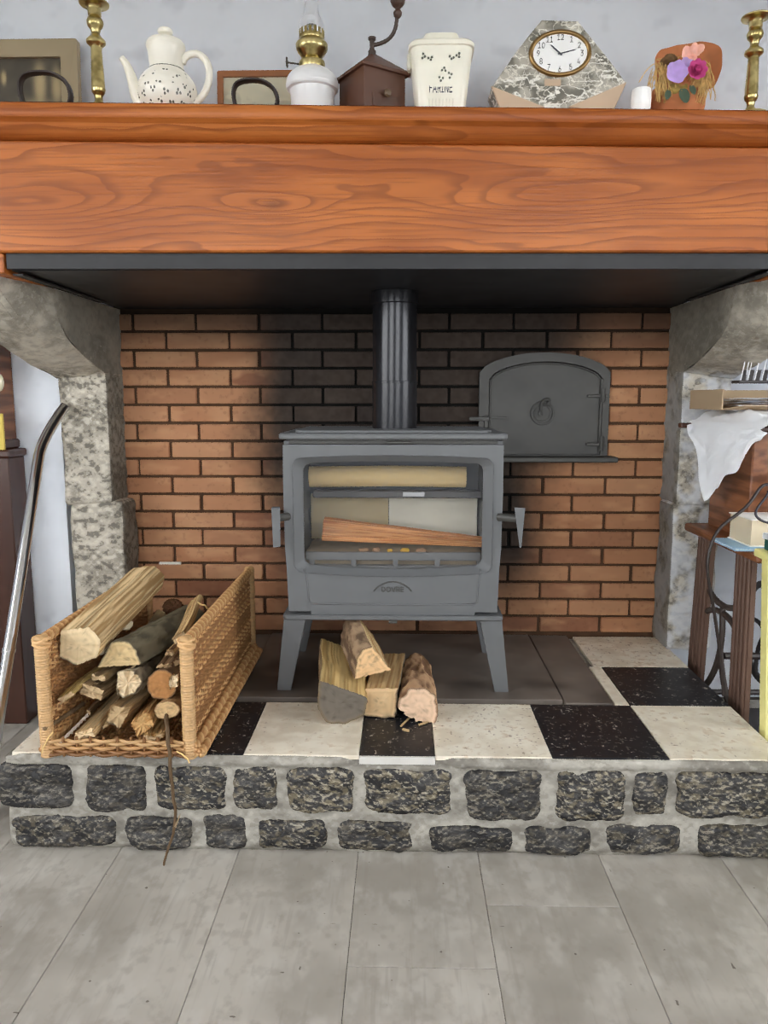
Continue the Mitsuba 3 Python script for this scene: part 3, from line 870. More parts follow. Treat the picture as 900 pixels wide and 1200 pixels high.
G = 'split logs under the stove'
put_log((-.158, 2.035, HZ + .070), (-.193, 2.37, HZ + .085), ([(-.065, .062), (-.072, -.02), (-.05, -.062), (.0, -.07), (.06, -.045), (.068, .0), (.06, .012)], [1, 1, 1, 1, 1, 0, 0]), 'thick log with yellow split top and dark end, left under the stove', G, seed=1,
        wood=(206, 178, 122), wood2=(166, 134, 84), end=(112, 104, 94), bark=(120, 104, 80), bark2=(160, 138, 104))
put_log((-.062, 2.08, HZ + .052), (-.040, 2.37, HZ + .056), ([(-.045, -.048), (.045, -.05), (.052, .04), (-.04, .036)], [1, 1, 0, 0]), 'straight split log with flat brown top, in the middle under the stove', G, seed=2,
        wood=(196, 164, 118), wood2=(160, 126, 84), end=(216, 184, 140))
put_log((.049, 2.05, HZ + .048), (.044, 2.37, HZ + .052), ([(-.055, -.005), (.0, -.044), (.05, -.046), (.058, -.02), (.05, .03), (.02, .055), (-.02, .05), (-.05, .025)], [0, 0, 1, 1, 1, 1, 1, 1]), 'log with rough reddish bark on top, right of the pile under the stove', G, seed=3, bark=(112, 84, 62), bark2=(176, 142, 110), end=(222, 190, 160), rough=.007, taper=.8)
put_log((-.086, 2.10, HZ + .152), (-.140, 2.34, HZ + .178), ([(-.050, -.042), (.056, -.020), (.0, .056), (-.028, .048), (-.044, .018)], [0, 0, 1, 1, 1]), 'wedge shaped log with bark, lying on top of the pile under the stove', G, seed=4, bark=(104, 84, 66), bark2=(164, 138, 110), end=(228, 190, 142))
for i, (a, b, r_) in enumerate([((.0, 2.02, HZ + .004), (.03, 2.09, HZ + .0045), .003), ((.05, 2.03, HZ + .004), (.075, 2.05, HZ + .004), .0035), ((.005, 2.0, HZ + .004), (.022, 1.99, HZ + .004), .004)]):
    put('wood_chip', tube([a, b], r_, 5), 'vc_matte', color=lin(176, 150, 112), label=('longest wood chip on the black tile, under the middle log', 'short wood chip below the reddish bark log', 'stubby wood chip nearest the hearth edge')[i], category='wood chip', group='wood chips in front of the logs')
# the log behind the stove's glass
put_log((SX - .225, 2.44, .752), (SX + .285, 2.44, .708), ([(-.03, -.034), (.03, -.034), (.03, .03), (-.028, .034)], [0, 0, 0, 0]), 'orange brown split log lying inside the stove behind the glass', None, seed=5, wood=(206, 146, 94), wood2=(172, 108, 64), end=(200, 140, 92), taper=.45)
for k in range(5):
    x = SX - .11 + .045 * k
    put('charred_scrap', rough_box(x, x + (.034, .022, .018, .026, .036)[k], 2.37, 2.39, .687, .697, step=.004, amp=.006, freq=90, rnd=.7, seed=60 + k), 'vc_matte', color=lin(*((190, 150, 60) if k in (2, 3) else (150, 120, 96))), smooth=True, label=('brownish charred scrap at the left end of the row inside the stove', 'second scrap from the left on the ash bed inside the stove', 'small yellow scrap at the middle of the ash bed', 'larger yellow scrap on the ash bed inside the stove', 'brownish charred scrap at the right end of the row inside the stove')[k], category='wood scrap', group='scraps in the stove')

# ---------------------------------------------------------------- wicker log basket
basket = thing('log_basket', 'honey brown wicker log basket standing on the hearth, full of firewood', 'basket')
BX0, BX1, BY0, BY1, BZ1 = -.895, -.532, 1.812, 2.615, .572
WICK = [lin(190, 146, 96), lin(172, 126, 80), lin(206, 166, 116), lin(150, 106, 66)]


def weave(origin, u, v, nrm, length, height, pitch=.0070, stake=.021, r=.0035, amp=.0034, seg=2, seed=0):
    """A woven panel: rods running along u, passing in front of and behind upright stakes."""
    rr = np.random.default_rng(seed)
    rows = int(height / pitch)
    ns = max(3, int(round(length / stake)))
    o, u, v, nrm = (np.asarray(x, float) for x in (origin, u, v, nrm))
    parts, cols = [], []
    t = np.linspace(0, 1, ns * seg * 2 + 1)
    for k in range(rows):
        ph = np.pi * (k % 2)
        w = amp * np.cos(np.pi * ns * t + ph)
        z = (k + .5) * pitch + .0012 * np.sin(7 * t + k * 1.3) + rr.normal(0, .0007)
        m = tube(o + u * (t * length)[:, None] + v * (z)[:, None] + nrm * w[:, None], r * rr.uniform(.85, 1.1), 6)
        parts.append(m)
        c = WICK[rr.integers(4)] * rr.uniform(.8, 1.12)
        cols.append(np.repeat(c[None], len(m.vertices), 0) * (.86 + .28 * meshkit.noise(np.array(m.vertices) * 60)[:, None]))
    for s in range(ns + 1):
        a = o + u * (length * s / ns)
        m = tube([a, a + v * height], .0038, 6)
        parts.append(m); cols.append(np.repeat((WICK[3] * .9)[None], len(m.vertices), 0))
    return cat(*parts), np.vstack(cols)


def braid(a, b, r=.010, turns=40, strands=3, rad=.009):
    a, b = np.asarray(a, float), np.asarray(b, float)
    d = b - a; Ln = np.linalg.norm(d); d /= Ln
    ref = np.array([0, 0, 1.0]) if abs(d[2]) < .9 else np.array([1.0, 0, 0])
    p = np.cross(d, ref); p /= np.linalg.norm(p); q = np.cross(p, d)
    parts, cols = [], []
    t = np.linspace(0, 1, turns * 8 + 1)
    for s in range(strands):
        g = 2 * np.pi * (turns * t + s / strands)
        m = tube(a + d * (t * Ln)[:, None] + rad * (np.cos(g)[:, None] * p + np.sin(g)[:, None] * q), r * .6, 6)
        parts.append(m); cols.append(np.repeat(WICK[s % 3][None] * (.95 + .1 * (s % 2)), len(m.vertices), 0))
    return cat(*parts), np.vstack(cols)


zb = HZ + .004
for nm, x, sd in (('side_panel', BX0, 1), ('side_panel', BX1, 2)):
    m, c = weave((x, BY0 + .02, zb + .03), (0, 1, 0), (0, 0, 1), (1, 0, 0), BY1 - BY0 - .04, BZ1 - zb - .04, seed=sd)
    put(nm, m, 'vc_satin', basket, color=c, smooth=True)
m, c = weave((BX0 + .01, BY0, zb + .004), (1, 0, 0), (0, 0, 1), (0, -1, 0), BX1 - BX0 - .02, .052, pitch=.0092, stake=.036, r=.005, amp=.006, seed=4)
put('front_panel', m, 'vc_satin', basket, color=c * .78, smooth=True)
m, c = weave((BX0 + .01, BY1, zb + .004), (1, 0, 0), (0, 0, 1), (0, -1, 0), BX1 - BX0 - .02, .07, seed=5)
put('back_panel', m, 'vc_satin', basket, color=c, smooth=True)
m, c = weave((BX0 + .01, BY0 + .01, zb + .006), (0, 1, 0), (1, 0, 0), (0, 0, 1), BY1 - BY0 - .02, BX1 - BX0 - .02, pitch=.012, r=.0045, amp=.003, seed=6)
put('bottom', m, 'vc_satin', basket, color=c, smooth=True)
for x, y in ((BX0, BY0 + .008), (BX1, BY0 + .008), (BX0, BY1), (BX1, BY1)):
    rz = np.linspace(zb, BZ1 + .008, 200)
    rp = [(.0001, rz[0])] + [(.0150 + .0028 * abs(math.sin(math.pi * (z - zb) / .0068)), z) for z in rz] + [(.012, BZ1 + .012), (.0001, BZ1 + .014)]
    put('post', lathe(rp, 18, (x, y, 0)), 'vc_satin', basket, smooth=True, color=lambda v: (WICK[2] * .86)[None] * (.8 + .36 * meshkit.noise(v * [8, 8, 160])[:, None]))
for x in (BX0, BX1):
    m, c = braid((x, BY0 + .01, BZ1 - .002), (x, BY1, BZ1 - .002), turns=26)
    put('rim', m, 'vc_satin', basket, color=c, smooth=True)
for x in (BX0 - .004, BX1 + .012):
    for k, (dz, dx) in enumerate(((.0165, .006), (.030, .0), (.0150, .018))):
        if x < -.7 and k == 2:
            continue
        m, c = braid((x + dx * (1 if x > -.7 else -1), BY0, zb + dz), (x + dx * (1 if x > -.7 else -1), BY1, zb + dz), turns=20, rad=.007)
        put('foot_border', m, 'vc_satin', basket, color=c, smooth=True)
for x in (BX0, BX1):
    g = np.linspace(0, 2 * np.pi, 60)
    put('corner_wrap', cat(*[tube(np.stack([x + .019 * np.cos(g + k), BY0 + .012 + .02 * np.sin(g + k), BZ1 - .014 + .007 * k + .004 * np.sin(2 * g)], 1), .0045, 6) for k in range(3)]), 'vc_satin', basket, color=WICK[2], smooth=True)

GB = 'firewood in the wicker basket'
lg = lambda *a, **k: put_log(*a, group=GB, **{**({'jag': .03} if len(a[2][0]) == 4 else {'jag': .008}), **k})
TAN, TAN2 = (206, 180, 138), (166, 136, 94)
lg(at(91, 757, 1.89), at(173, 680, 2.42), ([(-.055, -.035), (-.01, -.055), (.045, -.03), (.058, .015), (.03, .05), (-.045, .042)], [1, 0, 0, 0, 0, 0]), 'longest thick pale split log, leaning on the left rim of the basket', seed=11, wood=(212, 186, 142), wood2=(160, 128, 84), end=(222, 200, 160))
lg(at(140, 770, 1.93), at(222, 724, 2.42), ([(-.058, -.03), (.062, -.018), (.05, .022), (.02, .045), (-.02, .04)], [0, 1, 1, 1, 1]), 'half log with greenish grey bark and pale triangular end in the basket', seed=12, bark=(92, 88, 74), bark2=(126, 120, 100), end=(220, 194, 146))
lg(at(79, 818, 1.86), at(138, 775, 2.18), stave(.045, .016), roll=.45, label='thin curved yellowish strip of split wood under the longest log in the basket', seed=13, wood=(196, 170, 110), wood2=(150, 122, 74), bend=.02)
lg(at(113, 795, 1.90), at(190, 718, 2.35), ([(-.02, -.008), (.02, -.008), (.016, .008), (-.016, .010)], [1, 1, 1, 1]), 'crooked grey brown branch beside the longest log in the basket', seed=14, bark=(112, 96, 72), bark2=(156, 134, 100), bend=-.03)
lg(at(105, 812, 1.90), at(160, 776, 2.2), stave(.06, .036), roll=-.35, label='short weathered split piece above the flat stave in the basket', seed=15, wood=(170, 142, 106), wood2=(122, 98, 70))
lg(at(97, 862, 1.835), at(150, 806, 2.2), stave(.05, .026), roll=.3, label='flat pale stave sticking out over the front of the basket', seed=16, wood=(212, 184, 140), wood2=(180, 148, 104), end=(224, 198, 156))
lg(at(138, 838, 1.88), at(170, 812, 2.1), ([(-.032, -.02), (.004, -.036), (.036, .02), (-.02, .022)], [1, 0, 0, 0]), 'small three cornered block next to the flat stave in the basket', seed=17, wood=(168, 140, 104), end=(196, 170, 130))
lg(at(149, 800, 1.88), at(196, 772, 2.3), ([(-.030, -.034), (.016, -.032), (.033, .0), (.018, .030), (-.026, .026)], [1, 1, 1, 1, 1]), 'mossy bark log with a splintered pale end in the basket', seed=18, bark=(110, 100, 84), bark2=(160, 148, 126), end=(226, 204, 168), jag=.05, rough=.008)
lg(at(188, 802, 1.90), at(240, 772, 2.35), round_(.040), 'round log with an orange brown cut end beside the right front post of the basket', seed=19, end=(176, 126, 78), bark=(98, 78, 58), bark2=(130, 104, 76))
lg(at(203, 799, 1.845), at(205, 797, 1.885), stave(.020, .034), 'small white split chunk jammed behind the right front post of the basket', seed=20, wood=(222, 204, 170), end=(232, 214, 180))
lg(at(195, 832, 1.86), at(222, 808, 2.2), round_(.033, .72), 'oval round billet low beside the right front post of the basket', seed=21, end=(208, 176, 130), bark=(140, 112, 80), bark2=(168, 138, 98))
lg(at(165, 850, 1.85), at(186, 822, 2.1), stave(.052, .044), roll=.5, label='striped orange split wedge at the basket front', seed=22, wood=(214, 176, 122), wood2=(160, 112, 66), end=(204, 166, 112), rough=.007)
lg(at(176, 866, 1.825), at(190, 838, 2.05), stave(.03, .014), roll=-.3, label='short thin stave hanging over the front edge of the basket', seed=23, wood=(200, 168, 116), wood2=(150, 118, 74))
lg(at(187, 864, 1.825), at(197, 840, 2.05), stave(.018, .012), 'narrow sliver of wood hanging over the front edge of the basket', seed=24, wood=(204, 176, 128), wood2=(150, 120, 80))
for k, (a, b, ww) in enumerate([((192, 782), (222, 744), .034), ((209, 778), (236, 746), .024), ((200, 766), (226, 736), .022)]):
    lg(at(*a, 1.93 + .02 * k), at(*b, 2.25), stave(ww, .016), ('broad splintery bark strip along the right panel of the basket', 'dark splintery strip leaning on the right panel of the basket', 'narrow splintery strip on top of the bark strips in the basket')[k], seed=25 + k, wood=((150, 122, 90), (134, 106, 76), (186, 156, 112))[k], wood2=(104, 80, 56), jag=.06, rough=.006)
lg(at(210, 748, 2.02), at(232, 702, 2.3), stave(.04, .018), roll=.6, label='tall pale stave standing up beside the right rim of the basket', seed=29, wood=(200, 170, 122), wood2=(160, 128, 86))
for k, (a, b, ya, yb_, ww, c1, c2, t_) in enumerate([
        ((112, 803), (150, 772), 1.92, 2.2, .016, (150, 124, 90), (100, 78, 54), 'narrow brown stick lying above the short weathered piece in the basket'),
        ((121, 852), (146, 828), 1.87, 2.1, .014, (196, 166, 120), (150, 120, 82), 'thin pale stick on the basket floor beside the flat stave'),
        ((156, 783), (182, 756), 1.95, 2.25, .018, (120, 104, 84), (80, 66, 50), 'curl of grey bark lying on the splintered bark log'),
        ((104, 836), (140, 812), 1.94, 2.2, .018, (134, 108, 78), (92, 72, 50), 'brown stick below the yellowish strip in the basket')]):
    lg(at(*a, ya), at(*b, yb_), stave(ww, ww * .55), t_, seed=50 + k, wood=c1, wood2=c2, roll=.5 * k, bend=.012)
lg((-.83, 2.24, zb + .048), (-.81, 2.56, zb + .048), round_(.036), 'dark log lying on the basket floor at the left', seed=33, bark=(70, 56, 44), bark2=(98, 80, 60))
lg((-.735, 2.22, zb + .042), (-.73, 2.56, zb + .042), round_(.031), 'dark log lying on the basket floor in the middle', seed=34, bark=(66, 54, 42), bark2=(92, 76, 58))
lg((-.635, 2.24, zb + .030), (-.635, 2.56, zb + .030), round_(.021), 'dark log lying on the basket floor at the right', seed=35, bark=(70, 58, 46), bark2=(98, 82, 62))


def twig(name, pts, r, col, label, n=24):
    p = spline(pts, n)
    p[1:-1] += (meshkit.noise(p[1:-1] * 90 + 3)[:, None] - .5) * .004
    put(name, tube(p, r, 7), 'vc_matte', color=lambda v: lin(*col) * (.7 + .6 * meshkit.fbm(v * 80, 3)[:, None]), smooth=True, label=label, category='twig')


twig('twig', [at(195, 838, 1.86), at(197, 868, 1.795), at(203, 930, 1.792), at(205, 965, 1.79), at(197, 995, 1.78), at(192, 1018, 1.775)], np.linspace(.0055, .003, 24), (96, 78, 58), 'long grey twig hanging from the basket down over the hearth stones')
twig('twig', [at(206, 968, 1.79), at(211, 955, 1.787)], np.linspace(.003, .0015, 24), (150, 130, 104), 'short forked side shoot on the hanging twig')
twig('twig', [at(52, 854, 1.80), at(75, 840, 1.90), at(98, 824, 2.0)], np.linspace(.005, .006, 24), (122, 100, 74), 'straight brown twig across the left front corner of the basket')
twig('straw', [at(49, 882, 1.795), at(56, 866, 1.793), at(62, 858, 1.80)], .0018, (220, 190, 130), 'pale straw stuck in the front left of the basket')
twig('straw', [at(207, 880, 1.795), at(216, 886, 1.790), at(222, 894, 1.79)], .002, (224, 192, 132), 'pale curved straw at the front right corner of the basket')
twig('straw', [at(232, 706, 2.08), at(248, 716, 2.2), at(262, 728, 2.3)], .0025, (214, 184, 130), 'pale straw lying across the right rim of the basket')
# pine cone
pc = at(203, 712, 2.40)
cone = put('pine_cone', rough_box(pc[0] - .026, pc[0] + .026, pc[1] - .02, pc[1] + .02, pc[2] - .02, pc[2] + .02, step=.006, amp=.004, rnd=.9, seed=3), 'vc_matte', color=lin(70, 48, 34), smooth=True, label='dark brown pine cone on top of the firewood', category='pine cone')
sc = []
for k in range(60):
    a, h = k * 2.399, (k + .5) / 60
    rr_ = .024 * math.sqrt(max(0, 1 - (2 * h - 1) ** 2)) + .003
    c = pc + np.array([(2 * h - 1) * .028, rr_ * math.cos(a), rr_ * math.sin(a)])
    sc.append(move(box(-.005, .005, -.007, .007, -.0015, .0015, .001), c, rx=a + math.pi / 2, ry=.4))
put('scale', cat(*sc), 'vc_matte', cone, color=lambda v: lin(96, 66, 46) * (.7 + .7 * meshkit.noise(v * 300)[:, None]))
labels[cone + '__scale'] = {'kind': 'stuff'}
for i, (x, y, Y) in enumerate([(118, 762, 1.97), (148, 733, 2.15)]):
    c = at(x, y, Y)
    put('wood_splinter', rough_box(c[0] - .016, c[0] + .016, c[1] - .03, c[1] + .03, c[2] - .008, c[2] + .01, step=.006, amp=.006, freq=50, rnd=.6, seed=90 + i), 'vc_matte', color=lin(232, 218, 186), smooth=True,
        label=('larger white splintered chunk beside the end of the longest log', 'white chip lying above the greenish half log')[i], category='wood splinter')

# ---------------------------------------------------------------- things on the mantel shelf
def on_shelf(x, y_px, Y):
    p = at(x, y_px, Y)
    return p[0], shelf_z(p[0])


def height_at(x, y, Y):
    return at(x, y, Y)[2]


def candlestick(px, Y, top_y, label, lean=0.0):
    x, z0 = on_shelf(px, 100, Y)
    H = height_at(px, top_y, Y) - z0
    prof = [(.046, 0), (.047, .005), (.041, .012), (.028, .017), (.014, .023), (.0095, .033), (.0105, .041), (.0165, .052), (.0175, .060), (.0165, .0625), (.0165, .070), (.0150, .11), (.0135, .158), (.0165, .162), (.0235, .170), (.0235, .174),
            (.0150, .184), (.0105, .193), (.0125, .201), (.0195, .212), (.0205, .220), (.0165, .230), (.0150, .234), (.0165, .236), (.0165, .250), (.021, .256), (.036, .2605), (.037, .2635), (.034, .266)]
    s = H / .266
    pr = np.vstack([[(.0001, 0)], pch(prof, 150), [(.013, .262), (.012, .235), (.0001, .235)]])
    pr = pr * [s ** .5, s]
    m = lathe(pr, 40, (0, 0, 0))
    t = thing('candlestick', label, 'candlestick')
    put('stem', move(m, (x, Y, z0), ry=lean), 'brass', t, smooth=35)


candlestick(115, 2.075, 3, 'tall brass candlestick between the left picture frame and the teapot')
candlestick(881, 2.075, 19, 'tall brass candlestick beside the terracotta pot, at the right end of the shelf')

# picture frames leaning on the wall
def picture(label, x0, x1, ytop, Y, fw, th, m_frame, frame_col, draw, below=0.0, name='picture_frame'):
    a, b = at(x0, ytop, Y), at(x1, ytop, Y)
    z0 = shelf_z((a[0] + b[0]) / 2) + .002
    z1 = (a[2] + b[2]) / 2
    t = thing(name, label, 'picture frame')
    lean = .06
    parts = ring_prism(rect(a[0], b[0], 0, z1 - z0, .006), rect(a[0] + fw, b[0] - fw, fw, z1 - z0 - fw), 0, th)
    g = np.array(parts.vertices); g[:, 1] += lean * g[:, 2]; g[:, 1] += Y; g[:, 2] += z0
    fm = trimesh.Trimesh(g, parts.faces, process=False)
    put('frame', fm, m_frame, t, smooth=20, color=frame_col)
    nx, nz = 90, 90
    gx, gz = np.meshgrid(np.linspace(a[0] + fw - .002, b[0] - fw + .002, nx), np.linspace(fw - .002, z1 - z0 - fw + .002, nz), indexing='ij')
    V = np.stack([gx, Y + th * .55 + lean * gz, z0 + gz], -1).reshape(-1, 3)
    i, j = np.meshgrid(np.arange(nx - 1), np.arange(nz - 1), indexing='ij'); k = i * nz + j
    q = np.stack([k, k + nz, k + nz + 1, k + 1], -1).reshape(-1, 4)
    U = np.stack([(gx - a[0]) / (b[0] - a[0]), gz / (z1 - z0)], -1).reshape(-1, 2)
    pm = trimesh.Trimesh(V, np.vstack([q[:, [0, 1, 2]], q[:, [0, 2, 3]]]), process=False)
    put('picture', pm, 'vc_satin', t, smooth=True, color=draw(U, V))
    bk = tri(box(a[0] + .004, b[0] - .004, th * .6, th * .9, .004, z1 - z0 - .004))
    g = np.array(bk.vertices); g[:, 1] += lean * g[:, 2] + Y; g[:, 2] += z0
    put('backing', trimesh.Trimesh(g, bk.faces, process=False), 'vc_matte', t, color=lin(92, 80, 62))


def draw_old_photo(U, V):
    n = meshkit.fbm(np.column_stack([U * [14, 9], U[:, 0] * 0]), 4, 2)
    c = lin(70, 64, 52)[None] * (.65 + .7 * n[:, None])
    for (x, z, w, h, k) in ((.80, .56, .030, .20, .9), (.885, .54, .026, .18, .8), (.62, .63, .012, .07, .9), (.55, .45, .018, .10, .7), (.42, .52, .014, .14, .5), (.78, .32, .09, .10, .5), (.3, .5, .02, .2, .5), (.15, .48, .02, .2, .5)):
        d = np.exp(-(((U[:, 0] - x) / w) ** 2 + ((U[:, 1] - z) / h) ** 2) ** 1.5)
        c = c * (1 - d[:, None] * k) + lin(176, 158, 118)[None] * d[:, None] * k
    return c


picture('weathered grey brown wooden frame with a dark old photograph at the shelf end', -150, 87, 43, 2.29, .048, .022, 'vc_satin', lambda v: lin(158, 143, 114)[None] * (.72 + .5 * meshkit.fbm(v * [9, 9, 60], 4)[:, None]), draw_old_photo)


def draw_sketch(U, V):
    n = meshkit.fbm(np.column_stack([U * 6, U[:, 0] * 0]), 3, 5)
    c = lin(206, 202, 178)[None] * (.92 + .16 * n[:, None])
    d = sstep(.35, .2, np.abs(U[:, 1] - .45)) * sstep(.52, .6, n)
    return c * (1 - .4 * d[:, None]) + lin(150, 150, 136)[None] * .4 * d[:, None]


picture('thin brown wooden picture frame with a pale picture, behind the oil lamp', 253, 372, 80, 2.31, .016, .016, 'vc_satin', lambda v: lin(154, 98, 60)[None] * (.75 + .45 * meshkit.fbm(v * [20, 20, 60], 3)[:, None]), draw_sketch)


def flat_iron(x0, x1, ytop, Y, label):
    a, b = at(x0, ytop, Y), at(x1, ytop, Y)
    cx, hw = (a[0] + b[0]) / 2, (b[0] - a[0]) / 2
    z0 = shelf_z(cx)
    top = a[2] - z0
    t = thing('flat_iron', label, 'flat iron')
    o = [(-hw, -.034), (hw * .3, -.036), (hw * .75, -.018), (hw, 0), (hw * .75, .018), (hw * .3, .036), (-hw, .034)]
    put('sole', hull([(cx + x, Y + y, z0 + z) for x, y in o for z in (.0, .028)] + [(cx + x * .9, Y + y * .8, z0 + .034) for x, y in o]), 'cast_iron', t)
    loop = spline([(cx - hw * .72, Y, z0 + .030), (cx - hw * .98, Y, z0 + top * .62), (cx - hw * .86, Y, z0 + top * .9), (cx - hw * .3, Y, z0 + top * .99), (cx + hw * .4, Y, z0 + top * .95), (cx + hw * .85, Y, z0 + top * .78), (cx + hw * .98, Y, z0 + top * .5), (cx + hw * .62, Y, z0 + .030)], 60)
    tt = np.linspace(0, 1, 60)
    grip = tube(loop, 1, 12)
    # a flat band rather than a round bar
    m = tube(loop, .0055, 10)
    v = np.array(m.vertices); v[:, 1] = Y + (v[:, 1] - Y) * 2.4; m.vertices = v
    put('handle', m, 'vc_satin', t, color=lin(52, 42, 38), smooth=40)


flat_iron(22, 82, 85, 2.16, 'black flat iron with a rounded loop handle in front of the old photograph')
flat_iron(273, 325, 94, 2.16, 'black flat iron with a square loop handle in front of the thin brown frame')

# teapot
TY = 2.10
tx, tz = on_shelf(196, 100, TY)
tk = (height_at(196, 36, TY) - tz) / .225
CRE = lin(236, 233, 220)
teapot = thing('teapot', 'cream teapot with small dark leaf sprigs, third from the left on the shelf', 'teapot')
tp = [(.0001, 0), (.050, 0), (.054, .004), (.066, .018), (.0775, .040), (.0815, .060), (.078, .083), (.066, .103), (.050, .118), (.047, .122), (.046, .128), (.047, .150), (.050, .172), (.0535, .182), (.052, .186), (.045, .186), (.044, .18)]
tpp = np.vstack([tp[:1], spline(tp[1:9], 40), pch(tp[9:14], 24), tp[14:]])
put('body', move(lathe(tpp, 56), (tx, TY, tz), s=tk), 'vc_gloss', teapot, color=CRE, smooth=45)
lid = put('lid', move(lathe(np.vstack([[(.052, .183)], pch([(.0525, .187), (.048, .195), (.034, .202), (.018, .206), (.008, .208)], 20), [(.0001, .209)]]), 40), (tx, TY, tz), s=tk), 'vc_gloss', teapot, color=CRE, smooth=45)
put('knob', move(lathe(np.vstack([pch([(.010, .207), (.009, .211), (.019, .217), (.0205, .223), (.015, .230), (.006, .2325)], 24), [(.0001, .2328)]]), 32), (tx, TY, tz), s=tk), 'vc_gloss', lid, color=CRE, smooth=45)
put('spout', move(tube(spline([(-.066, -.004, .030), (-.086, -.006, .062), (-.096, -.007, .098), (-.108, -.008, .132), (-.122, -.008, .152)], 30), np.linspace(.021, .0085, 30), 18), (tx, TY, tz), s=tk), 'vc_gloss', teapot, color=CRE, smooth=50)
put('handle', move(tube(spline([(.045, 0, .140), (.066, 0, .163), (.094, 0, .162), (.116, 0, .136), (.117, 0, .096), (.098, 0, .055), (.068, 0, .034)], 40), .0095, 14), (tx, TY, tz), s=tk), 'vc_gloss', teapot, color=CRE, smooth=50)
put('collar_line', move(tube(np.array([(.0485 * math.cos(a), .0485 * math.sin(a), .1205) for a in np.linspace(0, 2 * np.pi, 49)]), .0012, 5), (tx, TY, tz), s=tk), 'vc_gloss', teapot, color=lin(110, 110, 100), smooth=True)


def body_r(z):
    return np.interp(z, [p[1] for p in tp[:13]], [p[0] for p in tp[:13]])


dots = []
def sprig(cx, cz, ang, size=.0044):
    for k in range(3):
        a = ang + k * 2.09
        u, w = cx + math.cos(a) * size * 1.25, cz + math.sin(a) * size * 1.25
        phi = -math.pi / 2 + u / .075
        r = float(body_r(w))
        slope = (float(body_r(w + .002)) - float(body_r(w - .002))) / .004
        nrm = np.array([math.cos(phi), math.sin(phi), -slope]); nrm /= np.linalg.norm(nrm)
        c = np.array([r * math.cos(phi), r * math.sin(phi), w])
        tdir = np.array([-math.sin(phi), math.cos(phi), 0]); b = np.cross(nrm, tdir)
        v = [c + nrm * .0009] + [c + nrm * .0006 + size * .74 * (math.cos(g) * tdir + math.sin(g) * b * 1.25) for g in np.linspace(0, 2 * np.pi, 9)[:-1]]
        dots.append(trimesh.Trimesh(v, [[0, 1 + q, 1 + (q + 1) % 8] for q in range(8)], process=False))


k = 0
for rowz, st in ((.020, 0), (.044, .5), (.068, 0), (.092, .5)):
    for i in range(-4, 5):
        sprig((i + st) * .033, rowz + .004 * math.sin(i * 2.3 + rowz * 90), i * 1.7 + rowz * 50)
put('sprig_print', move(cat(*dots), (tx, TY, tz), s=tk), 'vc_gloss', teapot, color=lin(84, 84, 72), label='dark three-leaf sprigs printed all over')

# oil lamp
LY = 2.09
lx, lz = on_shelf(366, 100, LY)
sc_l = lambda y: height_at(366, y, LY) - lz
lamp = thing('oil_lamp', 'oil lamp with a white ceramic font, brass burner and clear glass chimney', 'oil lamp')
h1 = sc_l(80)
put('font', lathe(np.vstack([[(.0001, 0)], pch([(.050, 0), (.053, .01), (.055, .04), (.0575, h1 * .52)], 14), pch([(.064, h1 * .545), (.067, h1 * .62), (.066, h1 * .70), (.0615, h1 * .80), (.05, h1 * .90), (.034, h1 * .98), (.030, h1)], 30), [(.0001, h1)]]), 48, (lx, LY, lz)), 'vc_gloss', lamp, color=lin(218, 219, 220), smooth=35)
h2, h3 = sc_l(70), sc_l(40)
br = put('burner', lathe(np.vstack([pch([(.032, h1 - .002), (.033, h1 + .012), (.028, h2 - .002)], 14), pch([(.022, h2), (.030, h2 + .010), (.040, h2 + .026), (.0405, h2 + .034), (.034, h2 + .042), (.027, h2 + .050), (.029, h3 - .016), (.031, h3 - .004)], 40)]), 40, (lx, LY, lz)), 'brass', lamp, smooth=35)
put('gallery', cat(*[move(box(-.0035, .0035, -.001, .001, 0, .016, .0006), (lx + .031 * math.cos(a), LY + .031 * math.sin(a), lz + h3 - .008), rz=a + math.pi / 2) for a in np.linspace(0, 2 * np.pi, 17)[:-1]]), 'brass', br, label='brass prong crown')
put('wick_tube', lathe([(.0125, h3 - .012), (.0125, h3 + .020), (.0001, h3 + .020)], 20, (lx, LY, lz)), 'vc_satin', lamp, color=lin(120, 118, 112), smooth=35)
put('wick_key', cat(tube([(lx - .03, LY - .004, lz + h1 + .008), (lx - .062, LY - .006, lz + h1 + .012)], .0022, 8), move(lathe([(.0001, -.0015), (.012, -.0015), (.012, .0015), (.0001, .0015)], 18), (lx - .063, LY - .006, lz + h1 + .012), ry=math.pi / 2)), 'vc_satin', lamp, color=lin(58, 52, 46))
hb = sc_l(26)
co = pch([(.0285, h3 - .006), (.0315, h3 + .012), (.0300, h3 + .026), (.0215, h3 + .042), (.0180, h3 + .055), (.0170, h3 + .09), (.0165, h3 + .15), (.0165, h3 + .19)], 60)
put('chimney', lathe(np.vstack([co, (co - [.0016, 0])[::-1], co[:1]]), 40, (lx, LY, lz)), 'lamp_glass', lamp, smooth=40, label='clear glass chimney')

